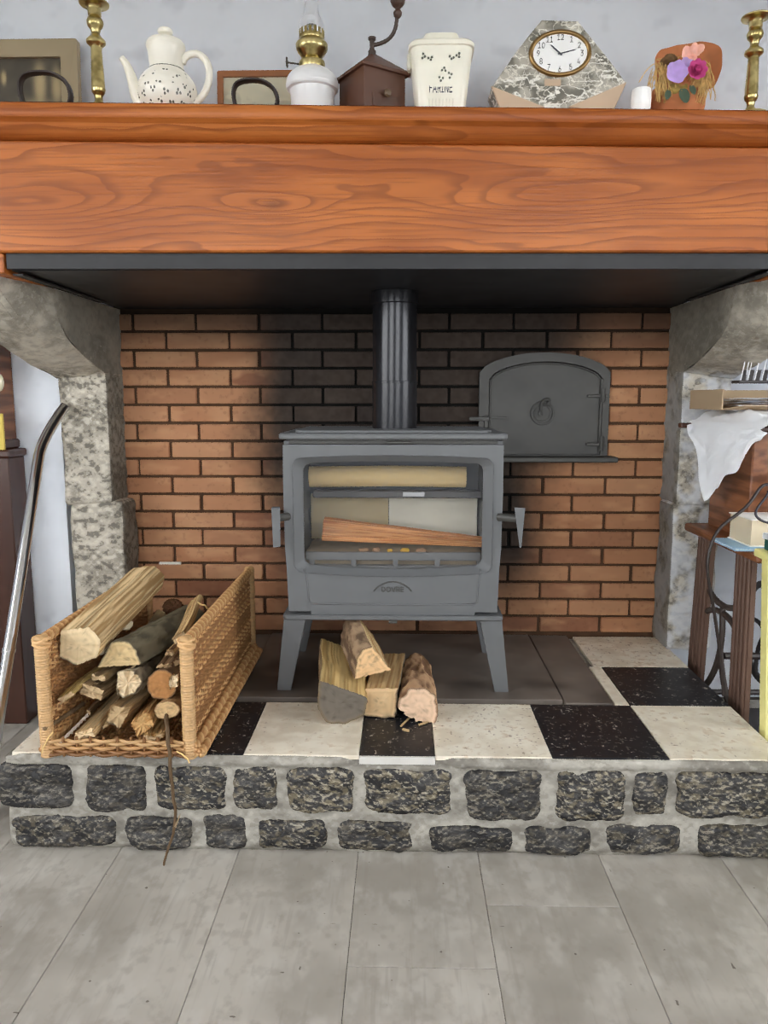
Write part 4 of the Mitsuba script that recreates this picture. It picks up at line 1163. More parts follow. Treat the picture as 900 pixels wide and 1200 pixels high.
# coffee mill
MY = 2.115
mx, mz = on_shelf(436, 100, MY)
mill = thing('coffee_mill', 'old brown coffee mill with a peaked roof and curved crank', 'coffee mill')
RZ = math.radians(34)
heave = height_at(436, 90, MY) - mz
hapex = height_at(433, 62, MY) - mz
def rust(v):
    return lin(84, 54, 40)[None] * (.55 + .9 * meshkit.fbm(v * 26, 4)[:, None])
bh = .062
put('body', move(box(-bh, bh, -bh, bh, 0, heave - .002, .002), (mx, MY, mz), rz=RZ), 'vc_satin', mill, color=lambda v: lin(84, 54, 40)[None] * (.6 + .8 * meshkit.fbm(v * [20, 20, 6], 4)[:, None]))
rb = bh + .009
put('roof', move(hull([(sx * rb, sy * rb, z) for sx in (-1, 1) for sy in (-1, 1) for z in (heave - .006, heave + .001)] + [(0, 0, hapex), (.008, 0, hapex), (0, .008, hapex)]), (mx, MY, mz), rz=RZ), 'vc_satin', mill, color=rust)
drw = put('drawer', move(box(-bh * .62, bh * .62, -bh - .003, -bh + .01, .012, heave * .42, .0012), (mx, MY, mz), rz=RZ), 'vc_satin', mill, color=rust)
put('knob', move(lathe([(.0001, .016), (.007, .015), (.010, .010), (.006, .004), (.004, -.004)], 16), np.array((mx, MY, mz)) + np.array([bh * math.sin(RZ), -bh * math.cos(RZ), .045]) + np.array([.003 * math.sin(RZ), -.003 * math.cos(RZ), 0]), rx=math.pi / 2, rz=RZ), 'vc_satin', drw, color=lin(104, 84, 64), smooth=40)
px_, pz_ = at(436, 60, MY)[0], height_at(436, 50, MY)
crank = put('crank', cat(lathe([(.010, hapex + mz - .01), (.010, hapex + mz + .004), (.006, hapex + mz + .008), (.006, pz_ + .004), (.010, pz_ + .007), (.010, pz_ + .012), (.0001, pz_ + .013)], 18, (px_, MY, 0)),
                tube(spline([(px_, MY, height_at(436, 53, MY)), at(448, 50, MY - .01), at(459, 42, MY - .02), at(464, 30, MY - .025), at(465, 20, MY - .027)], 30), .0048, 10)), 'vc_satin', mill, color=lin(66, 54, 48), smooth=40)
kx = at(466, 20, MY - .027)
put('crank_knob', lathe(pch([(.003, kx[2] - .004), (.010, kx[2] + .004), (.011, kx[2] + .010), (.006, kx[2] + .018), (.015, kx[2] + .028), (.0185, kx[2] + .038), (.016, kx[2] + .05), (.004, kx[2] + .056)], 40), 24, (kx[0], MY - .027, 0)), 'vc_satin', crank, color=lin(74, 52, 42), smooth=True, label='turned wooden grip')

# flour jar
JY = 2.10
jx, jz = on_shelf(516, 100, JY)
jtop = height_at(516, 52, JY - .07) - jz
jar = thing('flour_jar', 'cream ceramic jar with a lid and the word FARINE', 'jar')
IV = lin(238, 236, 220)
def squircle(w, d, e=5, n=72):
    a = np.linspace(0, 2 * np.pi, n + 1)[:-1]
    c, s = np.cos(a), np.sin(a)
    return np.stack([w * np.sign(c) * np.abs(c) ** (2 / e), d * np.sign(s) * np.abs(s) ** (2 / e)], 1)
def loft(levels, c):
    n = len(levels[0][0]); V = []
    for ring_, z in levels:
        V.append(np.column_stack([ring_, np.full(n, z)]))
    V = np.vstack(V + [[[0, 0, levels[0][1]], [0, 0, levels[-1][1]]]]) + np.asarray(c)
    F = []
    for i in range(len(levels) - 1):
        for j in range(n):
            a, b, c2, d = i * n + j, i * n + (j + 1) % n, (i + 1) * n + (j + 1) % n, (i + 1) * n + j
            F += [[a, b, c2], [a, c2, d]]
    e = len(levels) * n
    for j in range(n):
        F += [[e, (j + 1) % n, j], [e + 1, e - n + j, e - n + (j + 1) % n]]
    return trimesh.Trimesh(V, F, process=False)
jl = []
for t in np.linspace(0, 1, 14):
    w = .061 + .017 * t; jl.append((squircle(w, w * .86), jtop * t))
put('body', loft(jl, (jx, JY, jz)), 'vc_gloss', jar, color=IV, smooth=40)
JD = .86
def front_y(z):
    return JY - (.061 + .017 * (z / jtop)) * JD
lid = put('lid', loft([(squircle(.078, .067), jtop), (squircle(.082, .071), jtop + .002), (squircle(.082, .071), jtop + .011), (squircle(.076, .065), jtop + .017), (squircle(.05, .045), jtop + .024), (squircle(.042, .036), jtop + .042), (squircle(.030, .025), jtop + .046)], (jx, JY, jz)), 'vc_gloss', jar, color=IV, smooth=40)
put('side_lug', box(jx - .0855, jx - .074, JY - .03, JY + .03, jz + jtop - .04, jz + jtop - .002, .004), 'vc_gloss', jar, color=IV * .8)
yf = front_y(.02)
tz_ = height_at(516, 109, yf) - jz
put('lettering', text_on_front('FARINE', .0235, at(516.5, 104, yf)[0], jz + tz_, front_y(tz_) + .0012, .0025, False, .50), 'vc_satin', jar, color=lin(60, 60, 76), label='dark printed word')
dd = []
for (x, y) in ((496, 63), (498, 66), (495, 68), (502, 68), (505, 70), (506, 67), (527, 66), (529, 69), (531.5, 67.5), (535, 65), (538, 62.5), (538, 66.5), (520.5, 79.5), (518, 82.5), (522, 83), (526, 85.5), (529, 87), (527, 91), (515, 90.5), (519, 91.5), (516.5, 94.5)):
    for it in range(3):
        yy = front_y((at(x, y, JY - .07)[2]) - jz)
        p = at(x, y, yy)
    dd.append(move(lathe([(.0001, .0012), (.0026, .0012), (.003, -.001)], 10), (p[0], yy - .0002, p[2]), rx=math.pi / 2))
put('leaf_print', cat(*dd), 'vc_satin', jar, color=lin(84, 88, 80), label='small dark printed leaves')
put('rib', cat(*[tube([(jx - .03 + .0085 * k, front_y(.004) - .0002, jz + .004), (jx - .03 + .0085 * k, front_y(.03) - .0002, jz + .03)], .0016, 6) for k in range(8)]), 'vc_gloss', jar, color=IV * .93, smooth=True, label='moulded ribs at the foot')

# marble clock
CY = 2.07
cpt = lambda cx, cy: at(560 + cx / 4.737, 10 + cy / 4.737, CY)[[0, 2]]
clock = thing('mantel_clock', 'grey veined marble mantel clock with an oval white dial', 'clock')
cl_poly = [(135, 620), (740, 620), (825, 412), (735, 290), (640, 178), (556, 68), (355, 62), (278, 155), (200, 257), (75, 440)]
pts = np.array([cpt(*p) for p in cl_poly])
z0c = shelf_z(pts[:, 0].mean()) + .002
pts[:2, 1] = z0c
pts = pts[::-1]
if Polygon(pts).exterior.is_ccw is False:
    pts = pts[::-1]
put('case', prism(pts, CY, CY + .085, .003), 'veined_marble', clock)
BEI = lin(196, 172, 146)
for tr in (((75, 432), (370, 548), (135, 620)), ((825, 410), (740, 620), (500, 548))):
    tp_ = [cpt(*p) for p in tr]
    tp_ = [(a, max(b, z0c)) for a, b in tp_]
    pg = Polygon(tp_)
    if not pg.exterior.is_ccw:
        pg = Polygon(tp_[::-1])
    put('inlay', prism(pg, CY - .004, CY + .01, .0015), 'vc_satin', clock, color=lambda v: BEI[None] * (.85 + .3 * meshkit.fbm(v * 40, 3)[:, None]), label='beige marble corner inlay')
ib = [cpt(370, 430), cpt(460, 430), cpt(460, 392), cpt(370, 392)]
put('inlay', prism(ib, CY - .002, CY + .01), 'vc_satin', clock, color=BEI * .95, label='small beige block under the dial')
cc = cpt(455, 252); rx_, rz_ = .5 * (cpt(612, 252)[0] - cpt(298, 252)[0]), .5 * (cpt(455, 135)[1] - cpt(455, 366)[1])
el = lambda k, n=64: [(cc[0] + k * rx_ * math.cos(a), cc[1] + k * rz_ * math.sin(a)) for a in np.linspace(0, 2 * np.pi, n + 1)[:-1]]
put('bezel', tube(np.array([(x, CY - .003, z) for x, z in el(1.03) + el(1.03)[:1]]), .0055, 10, False), 'vc_metal', clock, color=lin(150, 122, 80), smooth=True, label='brass rim of the dial')
dial = put('dial', prism(Polygon(el(1.01)), CY - .004, CY + .002), 'vc_satin', clock, color=lin(240, 241, 240), label='white dial')
nums = []
for h in range(1, 13):
    a = math.pi / 2 - h * math.pi / 6
    m = text_on_front(str(h), .0135, cc[0] + .77 * rx_ * math.cos(a), cc[1] + .76 * rz_ * math.sin(a) - .0067, CY - .0042, .0006, False, .8)
    put('numeral', m, 'vc_matte', dial, color=lin(70, 68, 66))
def hand(ax, az, w):
    tip = cpt(ax, az); c0 = cpt(455, 255); d = tip - c0; Ln = np.linalg.norm(d); d /= Ln; n_ = np.array([-d[1], d[0]])
    q = [c0 - d * .006 - n_ * w, c0 + d * Ln * .8 - n_ * w, tip, c0 + d * Ln * .8 + n_ * w, c0 - d * .006 + n_ * w]
    pg = Polygon(q); pg = pg if pg.exterior.is_ccw else Polygon(q[::-1])
    return prism(pg, CY - .0062, CY - .0052)
put('hour_hand', hand(398, 204, .0016), 'vc_satin', dial, color=lin(52, 56, 68))
put('minute_hand', hand(545, 232, .0012), 'vc_satin', dial, color=lin(52, 56, 68))

# white tea light and terracotta pot with flowers
wx, wz = on_shelf(751.5, 115, 2.045)
wh = height_at(751, 105, 2.045) - wz
put('candle', lathe([(.0001, 0), (.0215, 0), (.0225, .002), (.0245, wh * .55), (.0225, wh - .001), (.021, wh), (.017, wh - .004), (.0001, wh - .006)], 32, (wx, 2.045, wz)), 'vc_satin', color=lin(246, 247, 246), smooth=40, label='small white pillar candle beside the terracotta pot', category='candle')
FY = 2.10
fx, fz = on_shelf(795, 100, FY)
pot = thing('flower_pot', 'terracotta pot decorated with straw and artificial flowers', 'flower pot')
TER = lambda v: lin(190, 122, 82)[None] * (.8 + .35 * meshkit.fbm(v * 30, 3)[:, None])
ph = height_at(800, 53, FY) - fz
put('body', lathe(np.vstack([[(.0001, 0)], pch([(.055, 0), (.064, .012), (.070, .035), (.069, .055), (.063, .07), (.060, .075)], 24), [(.055, .073), (.05, .05)]]), 40, (fx - .004, FY, fz)), 'vc_matte', pot, color=TER, smooth=40)
# upright back plate, curved like a roof tile
ol = [at(x, y, FY + .03)[[0, 2]] for x, y in ((768, 112), (765, 92), (763, 76), (768, 66), (780, 59), (796, 54), (812, 54), (825, 61), (832, 74), (832, 90), (826, 112))]
pg = Polygon(pch(ol, 60)).buffer(0)
pg = pg if pg.exterior.is_ccw else Polygon(list(pg.exterior.coords)[::-1])
rm = trimesh.creation.extrude_polygon(pg, .012, engine='earcut').subdivide_to_size(.012)
v = np.array(rm.vertices)
rm.vertices = np.stack([v[:, 0], FY + .034 - v[:, 2] - .055 * ((v[:, 0] - fx) / .08) ** 2, v[:, 1]], 1)
rm.fix_normals()
put('rim', rm, 'vc_matte', pot, color=TER, smooth=40, label='tall curved terracotta back')
r2 = np.random.default_rng(5)
straw = []
for k in range(150):
    s = -1 if k % 2 else 1
    x0 = at((775 if s < 0 else 822) + r2.normal(0, 5), 72 + r2.uniform(0, 26), FY - .055)
    dx = r2.normal(s * .004, .010)
    p = spline([x0, x0 + [dx * .6, -.008 - r2.uniform(0, .008), -.018], x0 + [dx * 1.2 - s * .006, -.004 + r2.normal(0, .004), -.042 - r2.uniform(0, .012)]], 7)
    straw.append(tube(p, .0011, 5))
for k in range(60):
    c = at(r2.uniform(772, 830), r2.uniform(70, 100), FY - .045); g = np.linspace(0, 4.2, 8) + r2.uniform(0, 6); rr = r2.uniform(.008, .016)
    straw.append(tube(np.stack([c[0] + rr * np.cos(g), c[1] + r2.normal(0, .008) + .003 * g, c[2] + rr * np.sin(g)], 1), .001, 5))
k_ = put('straw', cat(*straw), 'vc_matte', pot, color=lambda v: lin(206, 172, 112)[None] * (.7 + .6 * meshkit.noise(v * 200)[:, None]), smooth=True, kind='stuff', label='bundle of pale dried straw')


def petal(c, direction, up, L_, W_, cup):
    n1, n2 = 7, 7
    d = np.asarray(direction, float); d /= np.linalg.norm(d)
    up = np.asarray(up, float); up -= d * (up @ d); up /= np.linalg.norm(up)
    s = np.cross(d, up)
    V = []
    for i in range(n1):
        t = i / (n1 - 1)
        w = W_ * math.sin(math.pi * min(.93, .12 + .8 * t)) ** .8
        for j in range(n2):
            u = 2 * j / (n2 - 1) - 1
            V.append(c + d * L_ * t + s * w * u + up * (cup * t * t * L_ + .25 * w * u * u))
    F = []
    for i in range(n1 - 1):
        for j in range(n2 - 1):
            a = i * n2 + j
            F += [[a, a + n2, a + n2 + 1], [a, a + n2 + 1, a + 1]]
    return trimesh.Trimesh(V, F, process=False)


def flower(px, py, Y, col, size, n, cup, layers=1, tilt=0, lab=''):
    c = at(px, py, Y)
    ms = []
    for l in range(layers):
        for k in range(n):
            a = 2 * math.pi * (k + .5 * l) / n + tilt
            ms.append(petal(c + [0, -.003 * l, 0], [math.cos(a), -.25 - .35 * l, math.sin(a)], [0, -1, 0], size * (1 - .25 * l), size * (.55 if layers == 1 else .42), cup))
    put('flower', cat(*ms), 'vc_matte', pot, color=lambda v: lin(*col)[None] * (.85 + .3 * meshkit.noise(v * 120)[:, None]), smooth=True, label=lab)


flower(791, 87, FY - .075, (186, 160, 214), .030, 5, .3, lab='lilac flower')
flower(803, 78, FY - .07, (190, 168, 216), .020, 4, .3, tilt=.4, lab='lilac flower')
flower(815, 84, FY - .078, (206, 88, 150), .027, 8, .35, 3, lab='magenta flower')
flower(806, 66, FY - .06, (238, 190, 176), .024, 4, .4, tilt=.8, lab='pale pink flower')
flower(815, 60, FY - .06, (240, 196, 178), .020, 3, .5, tilt=.3, lab='pale pink flower')
for (a, b, w) in (((800, 104), (803, 122), .013), ((784, 106), (780, 118), .008), ((810, 100), (813, 112), .008)):
    p, q = at(*a, FY - .07), at(*b, FY - .085)
    put('leaf', petal(p, q - p, [0, -1, 0], np.linalg.norm(q - p), w, .1), 'vc_matte', pot, color=lin(78, 92, 76), smooth=True, label='dark green leaf')
pc2 = at(784, 71, FY - .055)
put('seed_pod', rough_box(pc2[0] - .018, pc2[0] + .018, pc2[1] - .012, pc2[1] + .012, pc2[2] - .012, pc2[2] + .012, step=.004, amp=.006, freq=90, rnd=.8, seed=8), 'vc_matte', pot, color=lambda v: lin(104, 78, 52)[None] * (.5 + 1. * meshkit.noise(v * 160)[:, None]), smooth=True)
pm = at(797, 104, FY - .06)
put('moss', rough_box(pm[0] - .028, pm[0] + .024, pm[1] - .01, pm[1] + .012, pm[2] - .012, pm[2] + .012, step=.004, amp=.008, freq=110, rnd=.7, seed=9), 'vc_matte', pot, color=lambda v: lin(150, 128, 70)[None] * (.5 + 1. * meshkit.noise(v * 160)[:, None]), smooth=True, kind='stuff', label='tuft of dried moss')

# ---------------------------------------------------------------- left: dresser and chrome tube
dresser = thing('dresser', 'dark brown polished wooden dresser standing left of the hearth', 'dresser')
DX = at(30, 560, 2.715)[0]
put('lower_case', box(-2.0, DX, 2.605, 2.717, 0.001, .965, .004), 'dark_wood', dresser)
put('worktop', box(-2.03, DX + .012, 2.585, 2.717, .965, .992, .006), 'dark_wood', dresser)
put('upper_case', box(-2.0, DX - .025, 2.625, 2.717, .992, 1.55, .004), 'dark_wood', dresser)
put('corner_strip', box(DX - .040, DX - .022, 2.612, 2.717, .992, 1.55, .004), 'veneer', dresser)
put('ledge_mould', box(-2.0, DX - .010, 2.600, 2.717, .992, 1.025, .006), 'dark_wood', dresser)
hk = at(0, 448, 2.61)
put('knob', tube(spline([hk + [-.02, 0, .02], hk + [.004, -.012, .022], hk + [.014, -.016, .0], hk + [.004, -.012, -.022], hk + [-.02, 0, -.02]], 24), .008, 10), 'vc_gloss', dresser, color=lin(206, 196, 170), smooth=40, label='cream ceramic handle')
yb = at(4, 505, 2.59)
put('yellow_card', box(yb[0] - .10, yb[0], 2.588, 2.598, .9925, 1.115, .001), 'vc_matte', color=lin(206, 184, 96), label='yellow card standing on the dresser at the left edge', category='card')

bot = np.array([-1.160, 1.96, .012])
tp0, tp1 = at(48, 520, 2.56), at(76, 476, 2.665)
bend_pts = [bot, bot + (tp0 - bot) * .5, tp0 - (tp0 - bot) / np.linalg.norm(tp0 - bot) * .05]
tb = thing('vacuum_tube', 'bent chrome vacuum cleaner tube leaning against the left stone pier', 'tube')
d = (tp0 - bot) / np.linalg.norm(tp0 - bot)
straight = [bot + d * t * (np.linalg.norm(tp0 - bot) - .05) for t in np.linspace(0, 1, 30)]
B0, B1, B2 = straight[-1], tp0 + d * .02, tp1
curve = [(1 - t) ** 2 * B0 + 2 * t * (1 - t) * B1 + t * t * B2 for t in np.linspace(0, 1, 30)[1:]]
put('pipe', tube(np.vstack([straight, curve]), .0175, 28), 'chrome', tb, smooth=40)
put('end_socket', tube([straight[12], straight[12] + d * .012], .0195, 28), 'chrome', tb, smooth=30)
floor_foot = tube([bot - d * 0.0, bot + d * .05], .021, 20)
put('foot_sleeve', floor_foot, 'vc_satin', tb, color=lin(30, 30, 32), smooth=30, label='black end sleeve')

# ---------------------------------------------------------------- right: sewing machine table, box and clutter
table = thing('sewing_table', 'treadle sewing machine table with brown wooden top and fluted iron legs, right of the hearth', 'table')
put('top', box(.992, 1.75, 2.125, 2.685, .708, .735, .006), 'veneer', table)
def iron(v):
    return lin(98, 74, 62)[None] * (.8 + .4 * meshkit.fbm(v * 20, 3)[:, None])
IRON = (84, 62, 52)
for (yt, yb_) in ((2.600, 2.640), (2.300, 2.275)):
    flt = []
    for k in range(4):
        o = -.039 + .026 * k
        flt.append(tube([(1.034, yt + o, .707), (1.034, yb_ + o * 1.05, .02)], .0075, 10))
    flt.append(hull([(x, y, z) for x in (1.037, 1.052) for y, z in ((yt - .05, .707), (yt + .05, .707), (yb_ - .05, .02), (yb_ + .05, .02))]))
    flt.append(box(1.005, 1.08, yb_ - .06, yb_ + .06, .0, .024, .005))
    put('leg', cat(*flt), 'vc_satin', table, color=iron, smooth=40)
for (yt, yb_) in ((2.600, 2.640), (2.300, 2.275)):
    put('leg', cat(hull([(x, y, z) for x in (1.68, 1.70) for y, z in ((yt - .04, .709), (yt + .04, .709), (yb_ - .042, .02), (yb_ + .042, .02))]), box(1.66, 1.715, yb_ - .06, yb_ + .06, .0, .024, .005)), 'vc_satin', table, color=iron)
br_ = []
for pts in ([(2.62, .60), (2.56, .52), (2.45, .50), (2.34, .53), (2.30, .60)], [(2.63, .40), (2.54, .46), (2.45, .475), (2.36, .46), (2.28, .40)], [(2.45, .50), (2.45, .475)], [(2.63, .14), (2.52, .22), (2.45, .35), (2.45, .47)], [(2.28, .14), (2.38, .22), (2.45, .35)]):
    br_.append(tube(spline([(1.045, y, z) for y, z in pts], 24), .010, 8))
put('brace', cat(*br_), 'vc_satin', table, color=lin(60, 52, 48), smooth=40, label='curved iron brace between the legs')
g = np.linspace(0, 2 * np.pi, 61)
wh_ = put('flywheel', tube(np.stack([np.full(61, 1.20), 2.47 + .165 * np.cos(g), .40 + .165 * np.sin(g)], 1), .011, 10, False), 'vc_satin', table, color=lin(46, 44, 44), smooth=True, label='black iron drive wheel')
put('spoke', cat(*[tube(spline([(1.20, 2.47, .40), (1.20, 2.47 + .08 * math.cos(a + .3), .40 + .08 * math.sin(a + .3)), (1.20, 2.47 + .162 * math.cos(a), .40 + .162 * math.sin(a))], 10), .007, 7) for a in np.linspace(0, 2 * np.pi, 6)[:-1]]), 'vc_satin', wh_, color=lin(46, 44, 44), smooth=True)
put('stretcher', cat(tube([(1.06, 2.45, .33), (1.69, 2.45, .33)], .012, 8), tube([(1.06, 2.62, .14), (1.69, 2.62, .14)], .010, 8)), 'vc_satin', table, color=lin(52, 46, 44), smooth=40)
put('treadle', cat(box(1.12, 1.62, 2.30, 2.55, .10, .112, .004)), 'vc_satin', table, color=lin(50, 46, 44), label='iron foot plate')

cover = thing('sewing_box', 'brown wooden sewing machine cabinet box standing on the sewing table', 'box')
put('case', box(1.055, 1.60, 2.335, 2.640, .7355, 1.066, .004), 'veneer', cover)
put('lid', cat(box(1.005, 1.63, 2.31, 2.66, 1.0665, 1.083, .004), box(.952, 1.2, 2.655, 2.688, 1.0665, 1.083, .003)), 'dark_wood', cover)

# white cloth hanging over the side of the box
XS = 0.998
e0, e1, tip = atx(815, 496, XS), atx(905, 497, XS), atx(835, 588, XS)
nu, nv = 90, 60
gu, gv = np.meshgrid(np.linspace(0, 1, nu), np.linspace(0, 1, nv), indexing='ij')
yl = e0[1] + (e1[1] - e0[1]) * gu
tu = (tip[1] - e0[1]) / (e1[1] - e0[1])
depth = np.where(gu < tu, gu / tu, 1 - (gu - tu) / (1 - tu))
depth = (1.088 - tip[2]) * (.10 + .90 * np.clip(depth, 0, 1))
depth = depth + .006 * np.sin(gu * 40)
z = 1.094 - depth * gv
fold = (.012 * np.sin(gu * 22 + gv * 5) + .010 * np.sin(gu * 9 - 11 * gv) + .014 * (meshkit.fbm(np.stack([gu * 9 + gv * 4, gv * 7, gu * 0], -1), 3, 6) - .5)) * np.minimum(gv * 2, 1) * .6
x = XS - .006 - .014 * np.sin(np.clip(gv, 0, .2) / .2 * np.pi / 2) + fold - .0
hang = np.stack([x, yl, z], -1)
# the part lying on top, crumpled
na = 60
gu2, ga = np.meshgrid(np.linspace(0, 1, nu), np.linspace(0, 1, na), indexing='ij')
yt_ = e0[1] + (e1[1] - e0[1]) * gu2
xt = XS - .004 + .30 * ga
zt = 1.094 + .05 * meshkit.fbm(np.stack([xt * 14, yt_ * 14, xt * 0], -1), 3, 4) * sstep(0, .12, ga)
topc = np.stack([xt, yt_, zt], -1)
V = np.concatenate([topc[:, ::-1], hang[:, 1:]], 1)
M_ = V.shape[1]
i, j = np.meshgrid(np.arange(nu - 1), np.arange(M_ - 1), indexing='ij'); k = i * M_ + j
q = np.stack([k, k + M_, k + M_ + 1, k + 1], -1).reshape(-1, 4)
put('white_cloth', trimesh.Trimesh(V.reshape(-1, 3), np.vstack([q[:, [0, 1, 2]], q[:, [0, 2, 3]]]), process=False), 'vc_matte', color=lin(240, 243, 247), smooth=True, label='crumpled white cloth hanging in a point over the sewing box', category='cloth')

# cardboard tray, papers and plate rack on top
c0 = at(818, 460, 2.58)
tray = thing('cardboard_box', 'shallow tan cardboard box lid lying on the white cloth', 'cardboard box')
cz = 1.131
xa, xb, ya, yb2 = c0[0] - .010, 1.42, 2.36, 2.62
CARD = lambda v: lin(172, 150, 122)[None] * (.9 + .2 * meshkit.fbm(v * [4, 60, 60], 2)[:, None])
put('bottom', box(xa, xb, ya, yb2, cz, cz + .004), 'vc_matte', tray, color=CARD)
for w_ in (box(xa, xa + .004, ya, yb2, cz + .004, cz + .062), box(xa, xb, yb2 - .004, yb2, cz + .004, cz + .062)):
    put('wall', w_, 'vc_matte', tray, color=CARD)
put('flap', hull([(xa + .004, ya, cz + .001), (xb, ya, cz + .001), (xb, ya - .09, cz + .012), (xa + .03, ya - .09, cz + .012), (xa + .004, ya, cz + .004), (xb, ya, cz + .004), (xb, ya - .09, cz + .015), (xa + .03, ya - .09, cz + .015)]), 'vc_matte', tray, color=CARD)
for k in range(4):
    pz = cz + .008 + .007 * k
    nu_ = 24
    g1, g2 = np.meshgrid(np.linspace(0, 1, nu_), np.linspace(0, 1, nu_), indexing='ij')
    X = xa + .05 + .012 * k + g1 * .24
    Yv = ya - .02 + .015 * k + g2 * .20
    Zv = pz + .010 * meshkit.fbm(np.stack([X * 12 + k * 5, Yv * 12, X * 0], -1), 2, k)
    kk = (np.arange(nu_ - 1)[:, None] * nu_ + np.arange(nu_ - 1)[None]).reshape(-1)
    q = np.stack([kk, kk + nu_, kk + nu_ + 1, kk + 1], 1)
    put('paper_sheet', trimesh.Trimesh(np.stack([X, Yv, Zv], -1).reshape(-1, 3), np.vstack([q[:, [0, 1, 2]], q[:, [0, 2, 3]]]), process=False), 'vc_matte', color=lin(232, 234, 238), smooth=True, label=('lowest white paper sheet in the cardboard box lid', 'second white paper sheet from the bottom in the cardboard lid', 'third white paper sheet from the bottom in the cardboard lid', 'topmost crumpled white paper sheet in the cardboard lid')[k], category='paper', group='papers in the cardboard lid')
rack = thing('wire_rack', 'white wire rack with dark slots standing on the papers', 'rack')
r0, r1 = at(866, 447, 2.52), at(866, 421, 2.52)
rx0 = r0[0]
put('base_bar', cat(box(rx0 - .012, rx0 + .22, 2.49, 2.55, r0[2] - .006, r0[2] + .003, .002)), 'vc_satin', rack, color=lin(44, 40, 40), label='dark base bar')
for k in range(9):
    xk = rx0 + .022 * k
    put('wire', tube([(xk - .004, 2.50, r0[2]), (xk + .008, 2.50, r0[2] + .075)], .0018, 7), 'vc_satin', rack, color=lin(232, 232, 236), smooth=40)
for k in range(8):
    xk = rx0 + .022 * k + .003
    put('slat', hull([(xk, 2.512, r0[2] + .003), (xk + .014, 2.512, r0[2] + .003), (xk + .019, 2.512, r0[2] + .036), (xk + .005, 2.512, r0[2] + .036), (xk, 2.52, r0[2] + .003), (xk + .014, 2.52, r0[2] + .003), (xk + .019, 2.52, r0[2] + .036), (xk + .005, 2.52, r0[2] + .036)]), 'vc_satin', rack, color=lin(38, 32, 32))
put('top_wire', cat(tube([(rx0 - .005, 2.50, r0[2] + .072), (rx0 + .22, 2.50, r0[2] + .074)], .002, 7), tube(spline([(rx0 + .014, 2.50, r0[2] + .02), (rx0 + .018, 2.495, r0[2] + .07), (rx0 + .024, 2.495, r0[2] + .092)], 12), .0018, 6)), 'vc_satin', rack, color=lin(210, 212, 216), smooth=True)
pl_ = at(902, 424, 2.56)
put('plate', lathe([(.0001, 0), (.05, .0), (.085, .010), (.084, .013), (.05, .004), (.0001, .004)], 40, (pl_[0] + .02, 2.57, r0[2] + .076)), 'vc_gloss', color=lin(226, 230, 236), smooth=35, label='white plate resting on top of the wire rack', category='plate')

# books on the table
def book(name, x0, x1, y0, y1, z0, z1, cov, pag, label, rz=0):
    t = thing(name, label, 'book')
    put('pages', box(x0 + .004, x1, y0 + .004, y1 - .004, z0 + .003, z1 - .003), 'vc_matte', t, color=lambda v: lin(*pag)[None] * (.92 + .16 * meshkit.noise(v * [2, 2, 700])[:, None]))
    put('cover', cat(box(x0, x1, y0, y1, z0, z0 + .003), box(x0, x1, y0, y1, z1 - .003, z1), box(x1 - .003, x1, y0, y1, z0, z1)), 'vc_satin', t, color=lin(*cov))
b0 = at(868, 606, 2.24)
book('magazine', at(856, 632, 2.20)[0], 1.36, 2.165, 2.33, .7355, .745, (150, 190, 216), (226, 230, 232), 'pale blue magazine lying under the thick cream book')
book('book', b0[0] + .004, 1.32, 2.18, 2.33, .7455, b0[2] + .002, (236, 236, 230), (218, 204, 176), 'thick cream book with a white cover on the sewing table')
jr = at(897, 585, 2.30)
jr_t = thing('striped_jar', 'blue and white striped pot behind the cream book at the right edge of the photo', 'pot')
put('body', lathe(np.vstack([[(.0001, 0)], pch([(.028, 0), (.034, .01), (.036, .05), (.035, .12)], 20), [(.031, .12)]]), 36, (jr[0] + .032, 2.26, b0[2] + .003)), 'vc_gloss', jr_t, smooth=40, color=lambda v: np.where((np.sin(np.arctan2(v[:, 1] - 2.26, v[:, 0] - jr[0] - .032) * 9) > .1)[:, None] & (v[:, 2:] > b0[2] + .05), lin(46, 66, 130)[None], lin(226, 230, 238)[None]))
cab = spline([at(905, 570, 2.20), at(893, 570, 2.18), at(878, 590, 2.16), at(858, 607, 2.15), at(843, 620, 2.14), at(833, 640, 2.135), at(829, 662, 2.13), at(832, 690, 2.135), at(838, 725, 2.14), at(844, 770, 2.15), at(848, 815, 2.16)], 120)
put('cable', tube(cab, .0045, 10), 'vc_satin', color=lin(44, 36, 34), smooth=40, label='black electric cable hanging down from the sewing table', category='cable')
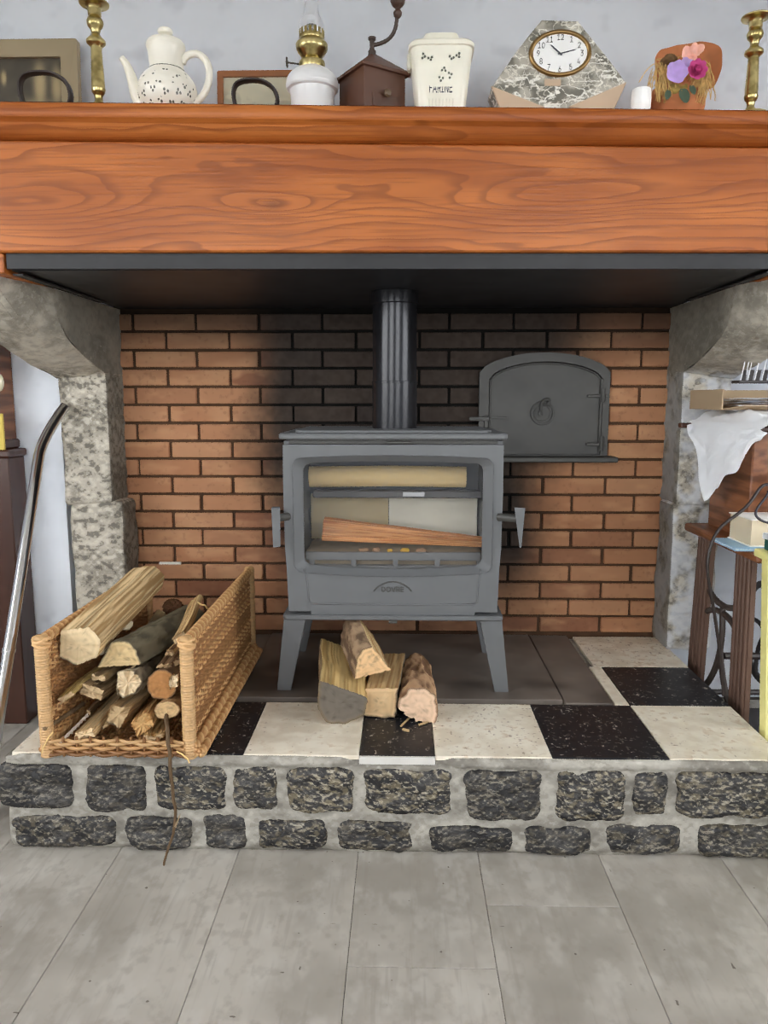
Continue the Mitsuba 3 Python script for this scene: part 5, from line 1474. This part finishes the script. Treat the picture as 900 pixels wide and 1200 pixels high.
cab2 = spline([at(906, 612, 2.17), at(895, 611, 2.165), at(886, 604, 2.17), at(890, 592, 2.18), at(900, 575, 2.19)], 40)
put('cable', tube(cab2, .0035, 8), 'vc_satin', color=lin(38, 34, 40), smooth=40, label='thin black cable curled over the cream book', category='cable')

# yellow stool
stool = thing('stool', 'pale yellow painted wooden stool at the right edge of the hearth', 'stool')
YEL = lin(232, 226, 150)
sy = 2.04
top_pt, bot_pt = at(902, 655, sy), at(886, 850, sy)
dirv = (bot_pt - top_pt) / (top_pt[2] - bot_pt[2])
foot = top_pt + dirv * top_pt[2]
SZ = top_pt[2]
def leg_(xt, xf, y_t, y_f, w=.034):
    return hull([(xt + sx * w / 2, y_t + sy2 * w / 2, SZ) for sx in (-1, 1) for sy2 in (-1, 1)] + [(xf + sx * w / 2, y_f + sy2 * w / 2, 0.0) for sx in (-1, 1) for sy2 in (-1, 1)])
xl_t, xl_f = top_pt[0] + .004, max(foot[0] + .004, 1.022)
for y_t, y_f in ((sy, sy - .02), (sy - .24, sy - .26)):
    put('leg', leg_(xl_t, xl_f, y_t, y_f), 'vc_satin', stool, color=YEL)
    put('leg', leg_(xl_t + .26, xl_f + .36, y_t, y_f), 'vc_satin', stool, color=YEL)
put('seat', box(xl_t - .03, xl_t + .29, sy - .285, sy + .04, SZ, SZ + .022, .004), 'vc_satin', stool, color=YEL)
for zz, dy in ((.30, 0), (.30, -.25)):
    xm = xl_f + (xl_t - xl_f) * zz / SZ
    put('rung', box(xm, xm + .31, sy - .012 + dy, sy + .012 + dy, zz - .012, zz + .012, .003), 'vc_satin', stool, color=YEL)
gb = at(893, 650, sy)
put('green_box', box(xl_t - .012, xl_t + .2, sy - .2, sy + .02, SZ + .0222, SZ + .052, .002), 'vc_satin', color=lin(40, 92, 84), label='dark green box on the yellow stool', category='box')
put('white_folder', box(xl_t - .018, xl_t + .2, sy - .2, sy + .022, SZ + .0524, SZ + .068, .002), 'vc_satin', color=lin(226, 232, 236), label='white folder lying on the green box on the stool', category='folder')
